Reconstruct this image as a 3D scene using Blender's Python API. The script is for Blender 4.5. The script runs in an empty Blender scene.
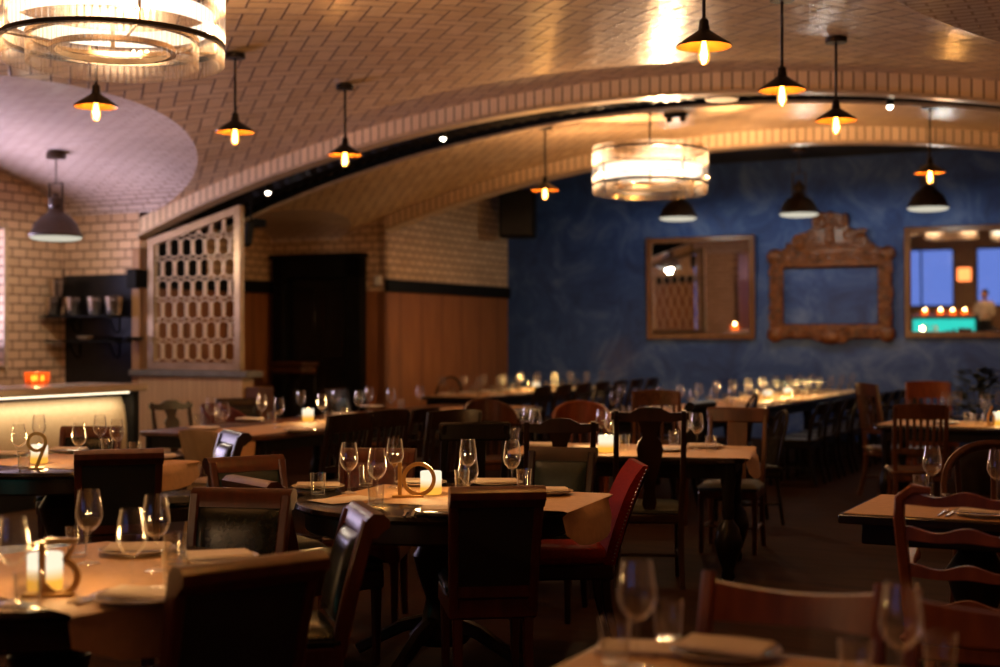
import bpy, bmesh, math, random
from mathutils import Vector, Matrix
random.seed(7)
R = math.radians; PI = math.pi; TAU = 2*PI
C = bpy.context.scene.collection
TH = R(27); cT, sT = math.cos(TH), math.sin(TH)
F, HC, HOR = 1389.0, 1.5, 337.0            # focal length in pixels, eye height, horizon row
TZ = 0.76                                   # table top height

def W(u, v):                                # room axes (across, deep) -> world
    return (u*cT+v*sT, -u*sT+v*cT)
def P(px, py, z):                           # a pixel at a known height -> ground position
    D = (HC-z)*F/(py-HOR)
    return ((px-500)/F*D, D)

# ------------------------------------------------------------------ materials
def nt(name):
    m = bpy.data.materials.new(name); m.use_nodes = True
    t = m.node_tree
    for n in list(t.nodes): t.nodes.remove(n)
    o = t.nodes.new('ShaderNodeOutputMaterial')
    return m, t, o
def N(t, kind, **kw):
    n = t.nodes.new(kind)
    for k, v in kw.items():
        if k in n.inputs: n.inputs[k].default_value = v
        else: setattr(n, k, v)
    return n
def rgb(c): return (c[0], c[1], c[2], 1)
def mix_rgb(t, fac, a, b, mode='MIX'):
    n = t.nodes.new('ShaderNodeMix'); n.data_type = 'RGBA'; n.blend_type = mode
    for s, v in ((0, fac), (6, a), (7, b)):
        if hasattr(v, 'links'): t.links.new(v, n.inputs[s])
        else: n.inputs[s].default_value = v
    return n.outputs[2]
def surf(name, c1, c2=None, rough=.5, metal=0, scale=(8, 8, 8), bump=.1, detail=4, spec=.5, sheen=0, nscale=1, coat=0):
    m, t, o = nt(name)
    b = N(t, 'ShaderNodeBsdfPrincipled'); t.links.new(b.outputs[0], o.inputs[0])
    tc = N(t, 'ShaderNodeTexCoord'); mp = N(t, 'ShaderNodeMapping'); mp.inputs['Scale'].default_value = scale
    t.links.new(tc.outputs['Object'], mp.inputs[0])
    no = N(t, 'ShaderNodeTexNoise', Scale=nscale, Detail=detail); t.links.new(mp.outputs[0], no.inputs['Vector'])
    c2 = c2 or [x*.7 for x in c1]
    rp = N(t, 'ShaderNodeValToRGB'); rp.color_ramp.elements[0].position = .35; rp.color_ramp.elements[1].position = .68
    rp.color_ramp.elements[0].color = rgb(c2); rp.color_ramp.elements[1].color = rgb(c1)
    t.links.new(no.outputs[0], rp.inputs[0]); t.links.new(rp.outputs[0], b.inputs['Base Color'])
    b.inputs['Roughness'].default_value = rough; b.inputs['Metallic'].default_value = metal
    b.inputs['Specular IOR Level'].default_value = spec
    if sheen: b.inputs['Sheen Weight'].default_value = sheen
    if coat: b.inputs['Coat Weight'].default_value = coat; b.inputs['Coat Roughness'].default_value = .15
    if bump:
        bp = N(t, 'ShaderNodeBump', Strength=bump, Distance=.01); t.links.new(no.outputs[0], bp.inputs['Height'])
        t.links.new(bp.outputs[0], b.inputs['Normal'])
    return m
def emit(name, c, s):
    m, t, o = nt(name)
    e = N(t, 'ShaderNodeEmission', Color=rgb(c), Strength=s); t.links.new(e.outputs[0], o.inputs[0])
    return m
def glass(name, tint=(1, 1, 1), base=.05, edge=.9, rough=.05, body=None, bodyf=0, glow=None, rim=0):
    """thin glass: see-through with reflections that grow towards the rim"""
    m, t, o = nt(name)
    tr = N(t, 'ShaderNodeBsdfTransparent', Color=rgb(tint)); gl = N(t, 'ShaderNodeBsdfGlossy', Roughness=rough)
    lw = N(t, 'ShaderNodeLayerWeight', Blend=.5)
    pw = N(t, 'ShaderNodeMath', operation='POWER'); pw.inputs[1].default_value = 3.0
    t.links.new(lw.outputs['Facing'], pw.inputs[0])
    mr = N(t, 'ShaderNodeMapRange'); mr.inputs['To Min'].default_value = base; mr.inputs['To Max'].default_value = edge
    t.links.new(pw.outputs[0], mr.inputs[0])
    mx = N(t, 'ShaderNodeMixShader'); t.links.new(mr.outputs[0], mx.inputs[0])
    t.links.new(tr.outputs[0], mx.inputs[1]); t.links.new(gl.outputs[0], mx.inputs[2])
    out = mx
    if body:
        df = N(t, 'ShaderNodeBsdfTranslucent', Color=rgb(body)); d2 = N(t, 'ShaderNodeBsdfDiffuse', Color=rgb(body))
        ma = N(t, 'ShaderNodeMixShader'); ma.inputs[0].default_value = .5
        t.links.new(df.outputs[0], ma.inputs[1]); t.links.new(d2.outputs[0], ma.inputs[2])
        m2 = N(t, 'ShaderNodeMixShader'); m2.inputs[0].default_value = bodyf
        if rim:  # whitish edge put into the colour in place of refracted light
            p4 = N(t, 'ShaderNodeMath', operation='POWER'); p4.inputs[1].default_value = 4.0; t.links.new(lw.outputs['Facing'], p4.inputs[0])
            mu = N(t, 'ShaderNodeMath', operation='MULTIPLY'); mu.inputs[1].default_value = rim; t.links.new(p4.outputs[0], mu.inputs[0]); t.links.new(mu.outputs[0], m2.inputs[0])
        t.links.new(mx.outputs[0], m2.inputs[1]); t.links.new(ma.outputs[0], m2.inputs[2]); out = m2
    if glow:
        em = N(t, 'ShaderNodeEmission', Color=rgb(glow[0]), Strength=glow[1]); ad = N(t, 'ShaderNodeAddShader')
        t.links.new(out.outputs[0], ad.inputs[0]); t.links.new(em.outputs[0], ad.inputs[1]); out = ad
    t.links.new(out.outputs[0], o.inputs[0])
    return m
def tile(name, c1, c2, mortar, bw, bh, ms=.012, rough=.25, rot=0, off=.5, spec=.5, bump=.35):
    """glazed tile; uses the UVs, which are in metres"""
    m, t, o = nt(name)
    b = N(t, 'ShaderNodeBsdfPrincipled'); t.links.new(b.outputs[0], o.inputs[0])
    tc = N(t, 'ShaderNodeTexCoord'); mp = N(t, 'ShaderNodeMapping'); mp.inputs['Rotation'].default_value = (0, 0, rot)
    t.links.new(tc.outputs['UV'], mp.inputs[0])
    br = N(t, 'ShaderNodeTexBrick'); br.offset = off
    br.inputs['Color1'].default_value = rgb(c1); br.inputs['Color2'].default_value = rgb(c2); br.inputs['Mortar'].default_value = rgb(mortar)
    br.inputs['Scale'].default_value = 1; br.inputs['Mortar Size'].default_value = ms; br.inputs['Mortar Smooth'].default_value = .25
    br.inputs['Brick Width'].default_value = bw; br.inputs['Row Height'].default_value = bh
    t.links.new(mp.outputs[0], br.inputs['Vector'])
    no = N(t, 'ShaderNodeTexNoise', Scale=1.1, Detail=3); t.links.new(mp.outputs[0], no.inputs['Vector'])
    mr = N(t, 'ShaderNodeMapRange'); mr.inputs['To Min'].default_value = .78; mr.inputs['To Max'].default_value = 1.15
    t.links.new(no.outputs[0], mr.inputs[0])
    hs = N(t, 'ShaderNodeHueSaturation'); t.links.new(br.outputs[0], hs.inputs['Color']); t.links.new(mr.outputs[0], hs.inputs['Value'])
    t.links.new(hs.outputs[0], b.inputs['Base Color'])
    rr = N(t, 'ShaderNodeMapRange'); rr.inputs['To Min'].default_value = rough; rr.inputs['To Max'].default_value = .85
    t.links.new(br.outputs['Fac'], rr.inputs[0]); t.links.new(rr.outputs[0], b.inputs['Roughness'])
    b.inputs['Specular IOR Level'].default_value = spec
    # each tile is set a touch out of true, as laid by hand
    wn = N(t, 'ShaderNodeTexNoise', Scale=5.0, Detail=1); t.links.new(mp.outputs[0], wn.inputs['Vector'])
    b1 = N(t, 'ShaderNodeBump', Strength=.12, Distance=.03); t.links.new(wn.outputs[0], b1.inputs['Height'])
    bp = N(t, 'ShaderNodeBump', Strength=bump, Distance=.008, invert=True); t.links.new(br.outputs['Fac'], bp.inputs['Height'])
    t.links.new(b1.outputs[0], bp.inputs['Normal']); t.links.new(bp.outputs[0], b.inputs['Normal'])
    return m
def herringbone(name, c1, c2, mortar, unit, ms=.05, rough=.25):
    """two-to-one herringbone laid on the diagonal; UVs in metres"""
    m, t, o = nt(name)
    b = N(t, 'ShaderNodeBsdfPrincipled'); t.links.new(b.outputs[0], o.inputs[0])
    tc = N(t, 'ShaderNodeTexCoord'); mp = N(t, 'ShaderNodeMapping'); mp.inputs['Rotation'].default_value = (0, 0, R(45)); mp.inputs['Scale'].default_value = (1/unit,)*3
    t.links.new(tc.outputs['UV'], mp.inputs[0])
    sx = N(t, 'ShaderNodeSeparateXYZ'); t.links.new(mp.outputs[0], sx.inputs[0])
    def M(op, a, b_=None, c=None):
        n = N(t, 'ShaderNodeMath', operation=op)
        for i, v in enumerate((a, b_, c)):
            if v is None: continue
            if hasattr(v, 'links'): t.links.new(v, n.inputs[i])
            else: n.inputs[i].default_value = v
        return n.outputs[0]
    x, y = sx.outputs[0], sx.outputs[1]
    i, j = M('FLOOR', x), M('FLOOR', y); fx, fy = M('FRACT', x), M('FRACT', y)
    k = M('FLOORED_MODULO', M('SUBTRACT', i, j), 4.0)
    eq = [M('COMPARE', k, float(q), .1) for q in range(4)]
    dR = M('ADD', M('SUBTRACT', 1.0, fx), eq[0]); dL = M('ADD', fx, eq[1]); dB = M('ADD', fy, eq[2]); dT = M('ADD', M('SUBTRACT', 1.0, fy), eq[3])
    d = M('MINIMUM', M('MINIMUM', dR, dL), M('MINIMUM', dB, dT))
    mr = N(t, 'ShaderNodeMapRange'); mr.inputs['From Min'].default_value = ms*.6; mr.inputs['From Max'].default_value = ms*1.4
    mr.inputs['To Min'].default_value = 1; mr.inputs['To Max'].default_value = 0; t.links.new(d, mr.inputs[0])
    cv = N(t, 'ShaderNodeCombineXYZ'); t.links.new(M('SUBTRACT', i, eq[1]), cv.inputs[0]); t.links.new(M('SUBTRACT', j, eq[2]), cv.inputs[1])
    wn = N(t, 'ShaderNodeTexWhiteNoise'); t.links.new(cv.outputs[0], wn.inputs['Vector'])
    base = mix_rgb(t, wn.outputs['Value'], rgb(c1), rgb(c2))
    t.links.new(mix_rgb(t, mr.outputs[0], base, rgb(mortar)), b.inputs['Base Color'])
    rr = N(t, 'ShaderNodeMapRange'); rr.inputs['To Min'].default_value = rough; rr.inputs['To Max'].default_value = .85
    t.links.new(mr.outputs[0], rr.inputs[0]); t.links.new(rr.outputs[0], b.inputs['Roughness'])
    n1 = N(t, 'ShaderNodeTexNoise', Scale=1.3, Detail=2); t.links.new(mp.outputs[0], n1.inputs['Vector'])
    b1 = N(t, 'ShaderNodeBump', Strength=.25, Distance=.03); t.links.new(M('ADD', n1.outputs[0], M('MULTIPLY', wn.outputs['Value'], .35)), b1.inputs['Height'])
    bp = N(t, 'ShaderNodeBump', Strength=.35, Distance=.008, invert=True); t.links.new(mr.outputs[0], bp.inputs['Height'])
    t.links.new(b1.outputs[0], bp.inputs['Normal']); t.links.new(bp.outputs[0], b.inputs['Normal'])
    return m
def blue_plaster():
    m, t, o = nt('blue_plaster')
    b = N(t, 'ShaderNodeBsdfPrincipled', Roughness=.6); t.links.new(b.outputs[0], o.inputs[0])
    tc = N(t, 'ShaderNodeTexCoord')
    n1 = N(t, 'ShaderNodeTexNoise', Scale=1.5, Detail=8, Roughness=.72, Distortion=1.0); t.links.new(tc.outputs['Object'], n1.inputs[0])
    rp = N(t, 'ShaderNodeValToRGB'); e = rp.color_ramp.elements
    e[0].position = .36; e[0].color = (.008, .034, .16, 1); e[1].position = .66; e[1].color = (.085, .15, .36, 1)
    k = e.new(.5); k.color = (.018, .066, .25, 1)
    t.links.new(n1.outputs[0], rp.inputs[0])
    n2 = N(t, 'ShaderNodeTexNoise', Scale=.55, Detail=5, Roughness=.7); n2.noise_dimensions = '4D'; n2.inputs['W'].default_value = 4
    t.links.new(tc.outputs['Object'], n2.inputs['Vector'])
    r2 = N(t, 'ShaderNodeMapRange'); r2.inputs['From Min'].default_value = .58; r2.inputs['From Max'].default_value = .78; r2.inputs['To Max'].default_value = .45
    t.links.new(n2.outputs[0], r2.inputs[0])
    t.links.new(mix_rgb(t, r2.outputs[0], rp.outputs[0], (.17, .12, .11, 1)), b.inputs['Base Color'])
    return m
def planks(name, c1, c2, pw=.09, axis='UV'):
    m, t, o = nt(name)
    b = N(t, 'ShaderNodeBsdfPrincipled', Roughness=.45); t.links.new(b.outputs[0], o.inputs[0])
    tc = N(t, 'ShaderNodeTexCoord')
    mp = N(t, 'ShaderNodeMapping'); mp.inputs['Scale'].default_value = (14, .9, 1); t.links.new(tc.outputs['UV'], mp.inputs[0])
    no = N(t, 'ShaderNodeTexNoise', Scale=1.5, Detail=6); t.links.new(mp.outputs[0], no.inputs['Vector'])
    rp = N(t, 'ShaderNodeValToRGB'); rp.color_ramp.elements[0].position = .3; rp.color_ramp.elements[1].position = .7
    rp.color_ramp.elements[0].color = rgb(c2); rp.color_ramp.elements[1].color = rgb(c1)
    t.links.new(no.outputs[0], rp.inputs[0])
    sx = N(t, 'ShaderNodeSeparateXYZ'); t.links.new(tc.outputs['UV'], sx.inputs[0])
    dv = N(t, 'ShaderNodeMath', operation='DIVIDE'); dv.inputs[1].default_value = pw; t.links.new(sx.outputs[0], dv.inputs[0])
    fr = N(t, 'ShaderNodeMath', operation='FRACT'); t.links.new(dv.outputs[0], fr.inputs[0])
    lt = N(t, 'ShaderNodeMath', operation='LESS_THAN'); lt.inputs[1].default_value = .05; t.links.new(fr.outputs[0], lt.inputs[0])
    t.links.new(mix_rgb(t, lt.outputs[0], rp.outputs[0], rgb([x*.45 for x in c2])), b.inputs['Base Color'])
    bp = N(t, 'ShaderNodeBump', Strength=.4, Distance=.01, invert=True); t.links.new(lt.outputs[0], bp.inputs['Height']); t.links.new(bp.outputs[0], b.inputs['Normal'])
    return m
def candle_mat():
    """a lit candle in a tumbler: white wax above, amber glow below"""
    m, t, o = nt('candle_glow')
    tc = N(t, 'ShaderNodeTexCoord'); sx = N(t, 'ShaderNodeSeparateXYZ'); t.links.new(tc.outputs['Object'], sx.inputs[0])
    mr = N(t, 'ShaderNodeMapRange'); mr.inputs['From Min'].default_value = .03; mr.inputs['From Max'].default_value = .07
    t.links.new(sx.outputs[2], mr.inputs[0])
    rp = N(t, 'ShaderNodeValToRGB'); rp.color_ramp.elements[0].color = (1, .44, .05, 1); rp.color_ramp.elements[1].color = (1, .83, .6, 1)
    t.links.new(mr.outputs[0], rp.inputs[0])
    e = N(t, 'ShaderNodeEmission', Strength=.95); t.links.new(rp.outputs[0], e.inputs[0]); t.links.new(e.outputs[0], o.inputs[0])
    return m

MT = {}
def mats():
    g = MT
    g['vault'] = herringbone('vault_tile', (.78, .55, .34), (.68, .46, .27), (.13, .065, .03), .15, .06, .27)
    g['lunette'] = tile('lunette_tile', (.80, .66, .56), (.72, .58, .49), (.33, .22, .16), .24, .08, .012, .25)
    g['brick'] = tile('wall_tile', (.74, .51, .32), (.64, .43, .26), (.18, .10, .055), .21, .105, .010, .25)
    g['soldier'] = tile('soldier_tile', (.90, .70, .46), (.80, .60, .38), (.16, .085, .045), .10, .30, .008, .25, 0, 0)
    g['ledge'] = surf('ledge_plaster', (.62, .45, .28), rough=.35)
    g['blue'] = blue_plaster()
    g['panel'] = planks('wall_panelling', (.30, .115, .035), (.20, .07, .02), .6)
    g['pale_planks'] = planks('pale_planks', (.55, .37, .20), (.42, .27, .14), .07)
    g['black'] = surf('black_paint', (.008, .0075, .007), rough=.6, spec=.12)
    g['blackgloss'] = surf('black_gloss', (.012, .011, .01), rough=.3, spec=.25)
    g['floor'] = surf('floor_boards', (.036, .0145, .005), (.019, .0075, .0028), .8, scale=(1.2, 7, 1), nscale=1.2, bump=.05, spec=.05)
    g['dark_ceiling'] = surf('dark_ceiling', (.02, .017, .015), rough=.8)
    g['wood_dark'] = surf('dark_wood', (.024, .0088, .004), (.013, .0048, .0022), .32, scale=(22, 22, 2.5), bump=.06, spec=.3)
    g['wood_red'] = surf('red_mahogany', (.085, .019, .007), (.045, .010, .004), .3, scale=(20, 20, 2.5), bump=.06, spec=.35)
    g['wood_mid'] = surf('chestnut_wood', (.085, .028, .009), (.048, .016, .006), .33, scale=(20, 20, 2.5), bump=.06, spec=.3)
    g['wood_orange'] = surf('orange_stained_wood', (.21, .052, .013), (.13, .031, .009), .36, scale=(20, 20, 2.5), bump=.06, spec=.3)
    g['wood_black'] = surf('ebonised_wood', (.012, .008, .006), (.007, .005, .004), .3, scale=(20, 20, 2.5), bump=.05, spec=.12)
    g['wood_pale'] = surf('pale_wood', (.45, .31, .18), (.36, .24, .13), .45, scale=(16, 16, 2), bump=.05)
    g['top_black'] = surf('lacquered_table_top', (.022, .013, .009), (.012, .008, .006), .16, scale=(3, 14, 3), bump=.02, spec=.5)
    g['leather_green'] = surf('bottle_green_leather', (.010, .014, .011), (.006, .008, .007), .24, scale=(60, 60, 60), bump=.03, spec=.35)
    g['leather_teal'] = surf('faded_teal_leather', (.012, .021, .019), (.008, .014, .013), .4, scale=(50, 50, 50), bump=.1, spec=.25)
    g['leather_black'] = surf('black_leather', (.012, .011, .010), rough=.28, scale=(60, 60, 60), bump=.15, spec=.3)
    g['leather_wine'] = surf('wine_leather', (.09, .014, .009), (.055, .009, .006), .4, scale=(50, 50, 50), bump=.1)
    g['back_cloth'] = surf('black_backing_cloth', (.008, .0065, .006), rough=.9, scale=(200, 200, 200), bump=.2)
    g['red_fabric'] = surf('red_velvet', (.18, .011, .003), (.12, .007, .002), .75, scale=(90, 90, 90), bump=.15, spec=.04)
    g['seat_grey'] = surf('grey_green_seat_cloth', (.055, .06, .05), (.035, .04, .033), .7, scale=(120, 120, 120), bump=.15)
    g['brass'] = surf('brass', (.72, .46, .15), (.60, .36, .10), .3, 1, bump=.03)
    g['dull_brass'] = surf('dull_brass', (.50, .36, .20), (.38, .27, .15), .4, 1, bump=.05)
    g['gold_paint'] = surf('gold_painted_wood', (.70, .44, .13), (.6, .36, .10), .4, .25, bump=.03)
    g['nickel'] = surf('polished_nickel', (.86, .79, .69), (.74, .66, .56), .27, 1, bump=.02)
    g['steel'] = surf('steel', (.7, .66, .6), rough=.2, metal=1, bump=0)
    g['dish'] = surf('aged_black_metal', (.02, .014, .01), (.012, .009, .007), .4, .7, bump=.06)
    g['dish_in'] = surf('orange_inner_enamel', (.42, .17, .03), (.34, .13, .02), .35, .3, bump=.05)
    g['bell'] = surf('dark_bronze_shade', (.065, .036, .02), (.045, .025, .014), .5, .1, bump=.04)
    g['bell_in'] = surf('white_inner_enamel', (.8, .8, .74), (.72, .72, .66), .4, bump=.02)
    g['kraft'] = surf('kraft_paper', (.47, .27, .12), (.41, .235, .10), .65, scale=(30, 30, 30), bump=.08)
    g['linen'] = surf('white_linen', (.66, .56, .46), (.58, .49, .39), .8, scale=(150, 150, 150), bump=.15)
    g['china'] = surf('cream_china', (.46, .38, .29), (.43, .35, .27), .2, bump=.0)
    g['glass'] = glass('wine_glass', body=(1, .93, .85), rim=.6)
    g['tumbler'] = glass('tumbler_glass', (.97, .97, .95), .07, .9, body=(1, .93, .85), rim=.5)
    g['pane'] = glass('window_glass', (.96, .97, 1), .03, .5)
    g['rods'] = glass('ribbed_crystal', (1, .97, .92), .035, .6, .12, (.88, .90, 1.0), .04)
    g['mirror'] = surf('mirror_glass', (.86, .87, .86), (.84, .85, .84), .01, 1, bump=0)
    g['frame_wood'] = surf('carved_frame_wood', (.22, .065, .012), (.07, .019, .004), .4, scale=(14, 14, 14), bump=.25)
    g['mirror_wood'] = surf('mirror_frame_wood', (.20, .08, .028), (.13, .05, .018), .35, scale=(14, 14, 3), bump=.06)
    g['candle'] = candle_mat()
    g['amber_glass'] = glass('amber_glass', (1, .55, .25), .08, .7, .03, (1, .45, .2), .25)
    g['bulb_glass'] = glass('bulb_glass', (1, .78, .45), .05, .6, glow=((1, .45, .10), .55))
    g['filament'] = emit('glowing_filament', (1, .50, .15), 30)
    g['bulb_warm'] = emit('lit_warm_bulb', (1, .86, .72), 1.9)
    g['bulb_white'] = emit('lit_white_bulb', (1, .86, .66), 14)
    g['led'] = emit('led_strip_light', (1, .82, .55), 2.6)
    g['flame'] = emit('candle_flame', (1, .55, .18), 9)
    g['counter_top'] = surf('counter_stone', (.36, .27, .20), (.29, .21, .15), .25, scale=(5, 5, 5), bump=.02)
    g['upholstery'] = surf('cream_padded_leather', (.52, .40, .26), (.46, .35, .22), .5, scale=(30, 30, 30), bump=.08)
    g['grey_stone'] = surf('grey_stone', (.17, .16, .15), (.12, .11, .10), .5)
    g['screen_metal'] = surf('champagne_metal', (.42, .29, .17), (.33, .22, .12), .35, .6, bump=.03)
    g['lattice_metal'] = surf('pale_lattice_metal', (.66, .50, .34), (.55, .41, .27), .4, .15, bump=.03)
    g['post_wood'] = surf('oak_post', (.36, .19, .08), (.27, .14, .05), .45, scale=(20, 20, 2))
    g['white_metal'] = surf('white_metal', (.75, .72, .66), rough=.4)
    g['turquoise'] = emit('turquoise_backlit_bar', (.04, .75, .62), .9)
    g['screen_blue'] = emit('lit_blue_screen', (.08, .28, .95), 1.6)
    g['sign_red'] = emit('lit_orange_sign', (1, .22, .06), 3)
    g['skin'] = surf('skin', (.48, .27, .18), (.44, .24, .16), .5)
    g['shirt'] = surf('white_shirt', (.72, .68, .63), rough=.8)
    g['trousers'] = surf('dark_trousers', (.03, .03, .035), rough=.8)
    g['hair'] = surf('dark_hair', (.015, .01, .008), rough=.5)
    g['leaf'] = surf('dark_leaf', (.014, .022, .010), (.008, .013, .006), .5)
    g['terracotta'] = surf('dark_pot', (.04, .022, .014), rough=.6)
mats()

# ------------------------------------------------------------------ mesh builder
class MB:
    def __init__(s): s.v = []; s.f = []; s.uv = None; s.mi = []; s.cur = 0
    def add(s, vs, fs, M=None):
        b = len(s.v)
        for p in vs:
            p = Vector(p)
            if M is not None: p = M @ p
            s.v.append(p)
        for f in fs: s.f.append([b+i for i in f]); s.mi.append(s.cur)
        return s
    def box(s, c, d, bev=.006, M=None, rot=None):
        x, y, z = d[0]/2, d[1]/2, d[2]/2
        b = min(bev, x*.9, y*.9, z*.9)
        T = Matrix.Translation(c)
        if rot: T = T @ Matrix.Rotation(rot[2], 4, 'Z') @ Matrix.Rotation(rot[1], 4, 'Y') @ Matrix.Rotation(rot[0], 4, 'X')
        if M is not None: T = M @ T
        if b <= 0:
            vs = [(i*x, j*y, k*z) for i in (-1, 1) for j in (-1, 1) for k in (-1, 1)]
            return s.add(vs, [(0, 1, 3, 2), (4, 6, 7, 5), (0, 4, 5, 1), (2, 3, 7, 6), (0, 2, 6, 4), (1, 5, 7, 3)], T)
        vs = []; ix = {}
        for i in (-1, 1):
            for j in (-1, 1):
                for k in (-1, 1):
                    ix[i, j, k] = len(vs)
                    vs += [(i*x, j*(y-b), k*(z-b)), (i*(x-b), j*y, k*(z-b)), (i*(x-b), j*(y-b), k*z)]
        fs = []
        S = (-1, 1)
        for i in S: fs.append([ix[i, j, k] for j, k in ((-1, -1), (1, -1), (1, 1), (-1, 1))][::i])
        for j in S: fs.append([ix[i, j, k]+1 for i, k in ((-1, -1), (-1, 1), (1, 1), (1, -1))][::j])
        for k in S: fs.append([ix[i, j, k]+2 for i, j in ((-1, -1), (1, -1), (1, 1), (-1, 1))][::k])
        for i in S:
            for j in S: fs.append([ix[i, j, -1], ix[i, j, 1], ix[i, j, 1]+1, ix[i, j, -1]+1][::-i*j])
            for k in S: fs.append([ix[i, -1, k], ix[i, 1, k], ix[i, 1, k]+2, ix[i, -1, k]+2][::i*k])
        for j in S:
            for k in S: fs.append([ix[-1, j, k]+1, ix[1, j, k]+1, ix[1, j, k]+2, ix[-1, j, k]+2][::-j*k])
        for i in S:
            for j in S:
                for k in S: a = ix[i, j, k]; fs.append([a, a+1, a+2][::i*j*k])
        return s.add(vs, fs, T)
    def tube(s, pts, r, n=8, sq=None, up=None, cap=True, M=None):
        """sweep along pts; r is one radius or one per point; sq=(w,h) sweeps a rounded bar instead"""
        pts = [Vector(p) for p in pts]; k = len(pts)
        rs = r if isinstance(r, (list, tuple)) else [r]*k
        vs = []; fs = []
        pu = Vector(up) if up else None
        for i, p in enumerate(pts):
            d = (pts[min(i+1, k-1)]-pts[max(i-1, 0)]).normalized()
            if pu is None:
                pu = Vector((0, 0, 1)) if abs(d.z) < .9 else Vector((0, 1, 0))
            a = d.cross(pu).normalized(); b = a.cross(d).normalized()
            if not up: pu = b
            if sq:
                w, h = sq[0]/2*rs[i], sq[1]/2*rs[i]; e = min(w, h)*.35
                ring = [(w-e, -h), (w, -h+e), (w, h-e), (w-e, h), (-w+e, h), (-w, h-e), (-w, -h+e), (-w+e, -h)]
                vs += [p+a*x+b*y for x, y in ring]
            else:
                vs += [p+a*(rs[i]*math.cos(TAU*j/n))+b*(rs[i]*math.sin(TAU*j/n)) for j in range(n)]
        if sq: n = 8
        for i in range(k-1):
            for j in range(n): fs.append((i*n+j, i*n+(j+1) % n, (i+1)*n+(j+1) % n, (i+1)*n+j))
        if cap: fs += [tuple(range(n))[::-1], tuple(range((k-1)*n, k*n))]
        return s.add(vs, fs, M)
    def lathe(s, prof, c=(0, 0, 0), n=20, M=None):
        vs = []; fs = []; k = len(prof)
        for r, z in prof: vs += [(c[0]+r*math.cos(TAU*j/n), c[1]+r*math.sin(TAU*j/n), c[2]+z) for j in range(n)]
        for i in range(k-1):
            for j in range(n): fs.append((i*n+j, i*n+(j+1) % n, (i+1)*n+(j+1) % n, (i+1)*n+j))
        if prof[0][0] > 1e-4: fs.append(tuple(range(n))[::-1])
        if prof[-1][0] > 1e-4: fs.append(tuple(range((k-1)*n, k*n)))
        return s.add(vs, fs, M)
    def shell(s, prof, c=(0, 0, 0), n=20, M=None):
        vs = []; fs = []; k = len(prof)
        for r, z in prof: vs += [(c[0]+r*math.cos(TAU*j/n), c[1]+r*math.sin(TAU*j/n), c[2]+z) for j in range(n)]
        for i in range(k-1):
            for j in range(n): fs.append((i*n+j, i*n+(j+1) % n, (i+1)*n+(j+1) % n, (i+1)*n+j))
        return s.add(vs, fs, M)
    def prism(s, out, t, M=None):
        """2-D outline in x,z extruded t along y, centred"""
        n = len(out)
        vs = [(x, -t/2, z) for x, z in out]+[(x, t/2, z) for x, z in out]
        fs = [tuple(range(n)), tuple(range(n, 2*n))[::-1]]+[(i, n+i, n+(i+1) % n, (i+1) % n) for i in range(n)]
        return s.add(vs, fs, M)
    def ribbon(s, pts, w, t, closed=False, M=None):
        """flat bar of width w along a 2-D line in x,z, thickness t along y"""
        k = len(pts); L = []; Rr = []
        for i in range(k):
            a = pts[(i-1) % k] if (closed or i > 0) else pts[i]; b = pts[(i+1) % k] if (closed or i < k-1) else pts[i]
            dx, dz = b[0]-a[0], b[1]-a[1]; l = math.hypot(dx, dz) or 1
            nx, nz = -dz/l*w/2, dx/l*w/2
            L.append((pts[i][0]+nx, pts[i][1]+nz)); Rr.append((pts[i][0]-nx, pts[i][1]-nz))
        vs = [(x, y, z) for y in (-t/2, t/2) for q in (L, Rr) for x, z in q]
        fs = []
        for i in range(k if closed else k-1):
            j = (i+1) % k
            fs += [(i, j, k+j, k+i), (2*k+i, 3*k+i, 3*k+j, 2*k+j), (i, 2*k+i, 2*k+j, j), (k+i, k+j, 3*k+j, 3*k+i)]
        if not closed: fs += [(0, k, 3*k, 2*k), (k-1, 3*k-1, 4*k-1, 2*k-1)]
        return s.add(vs, fs, M)
    def ball(s, c, r, n=10, sc=(1, 1, 1), M=None):
        k = max(4, n//2+1); vs = [(c[0], c[1], c[2]-r*sc[2])]; fs = []
        for i in range(1, k):
            a = -PI/2+PI*i/k
            vs += [(c[0]+r*sc[0]*math.cos(a)*math.cos(TAU*j/n), c[1]+r*sc[1]*math.cos(a)*math.sin(TAU*j/n), c[2]+r*sc[2]*math.sin(a)) for j in range(n)]
        vs.append((c[0], c[1], c[2]+r*sc[2])); e = len(vs)-1
        for j in range(n):
            fs.append((0, 1+(j+1) % n, 1+j)); fs.append((e, e-n+j, e-n+(j+1) % n))
            for i in range(k-2): fs.append((1+i*n+j, 1+i*n+(j+1) % n, 1+(i+1)*n+(j+1) % n, 1+(i+1)*n+j))
        return s.add(vs, fs, M)
    def pad(s, pts_fn, nu, nv):
        """grid surface, pts_fn(i/nu, j/nv)"""
        vs = [pts_fn(i/nu, j/nv) for i in range(nu+1) for j in range(nv+1)]
        fs = [(i*(nv+1)+j, (i+1)*(nv+1)+j, (i+1)*(nv+1)+j+1, i*(nv+1)+j+1) for i in range(nu) for j in range(nv)]
        return s.add(vs, fs)
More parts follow.
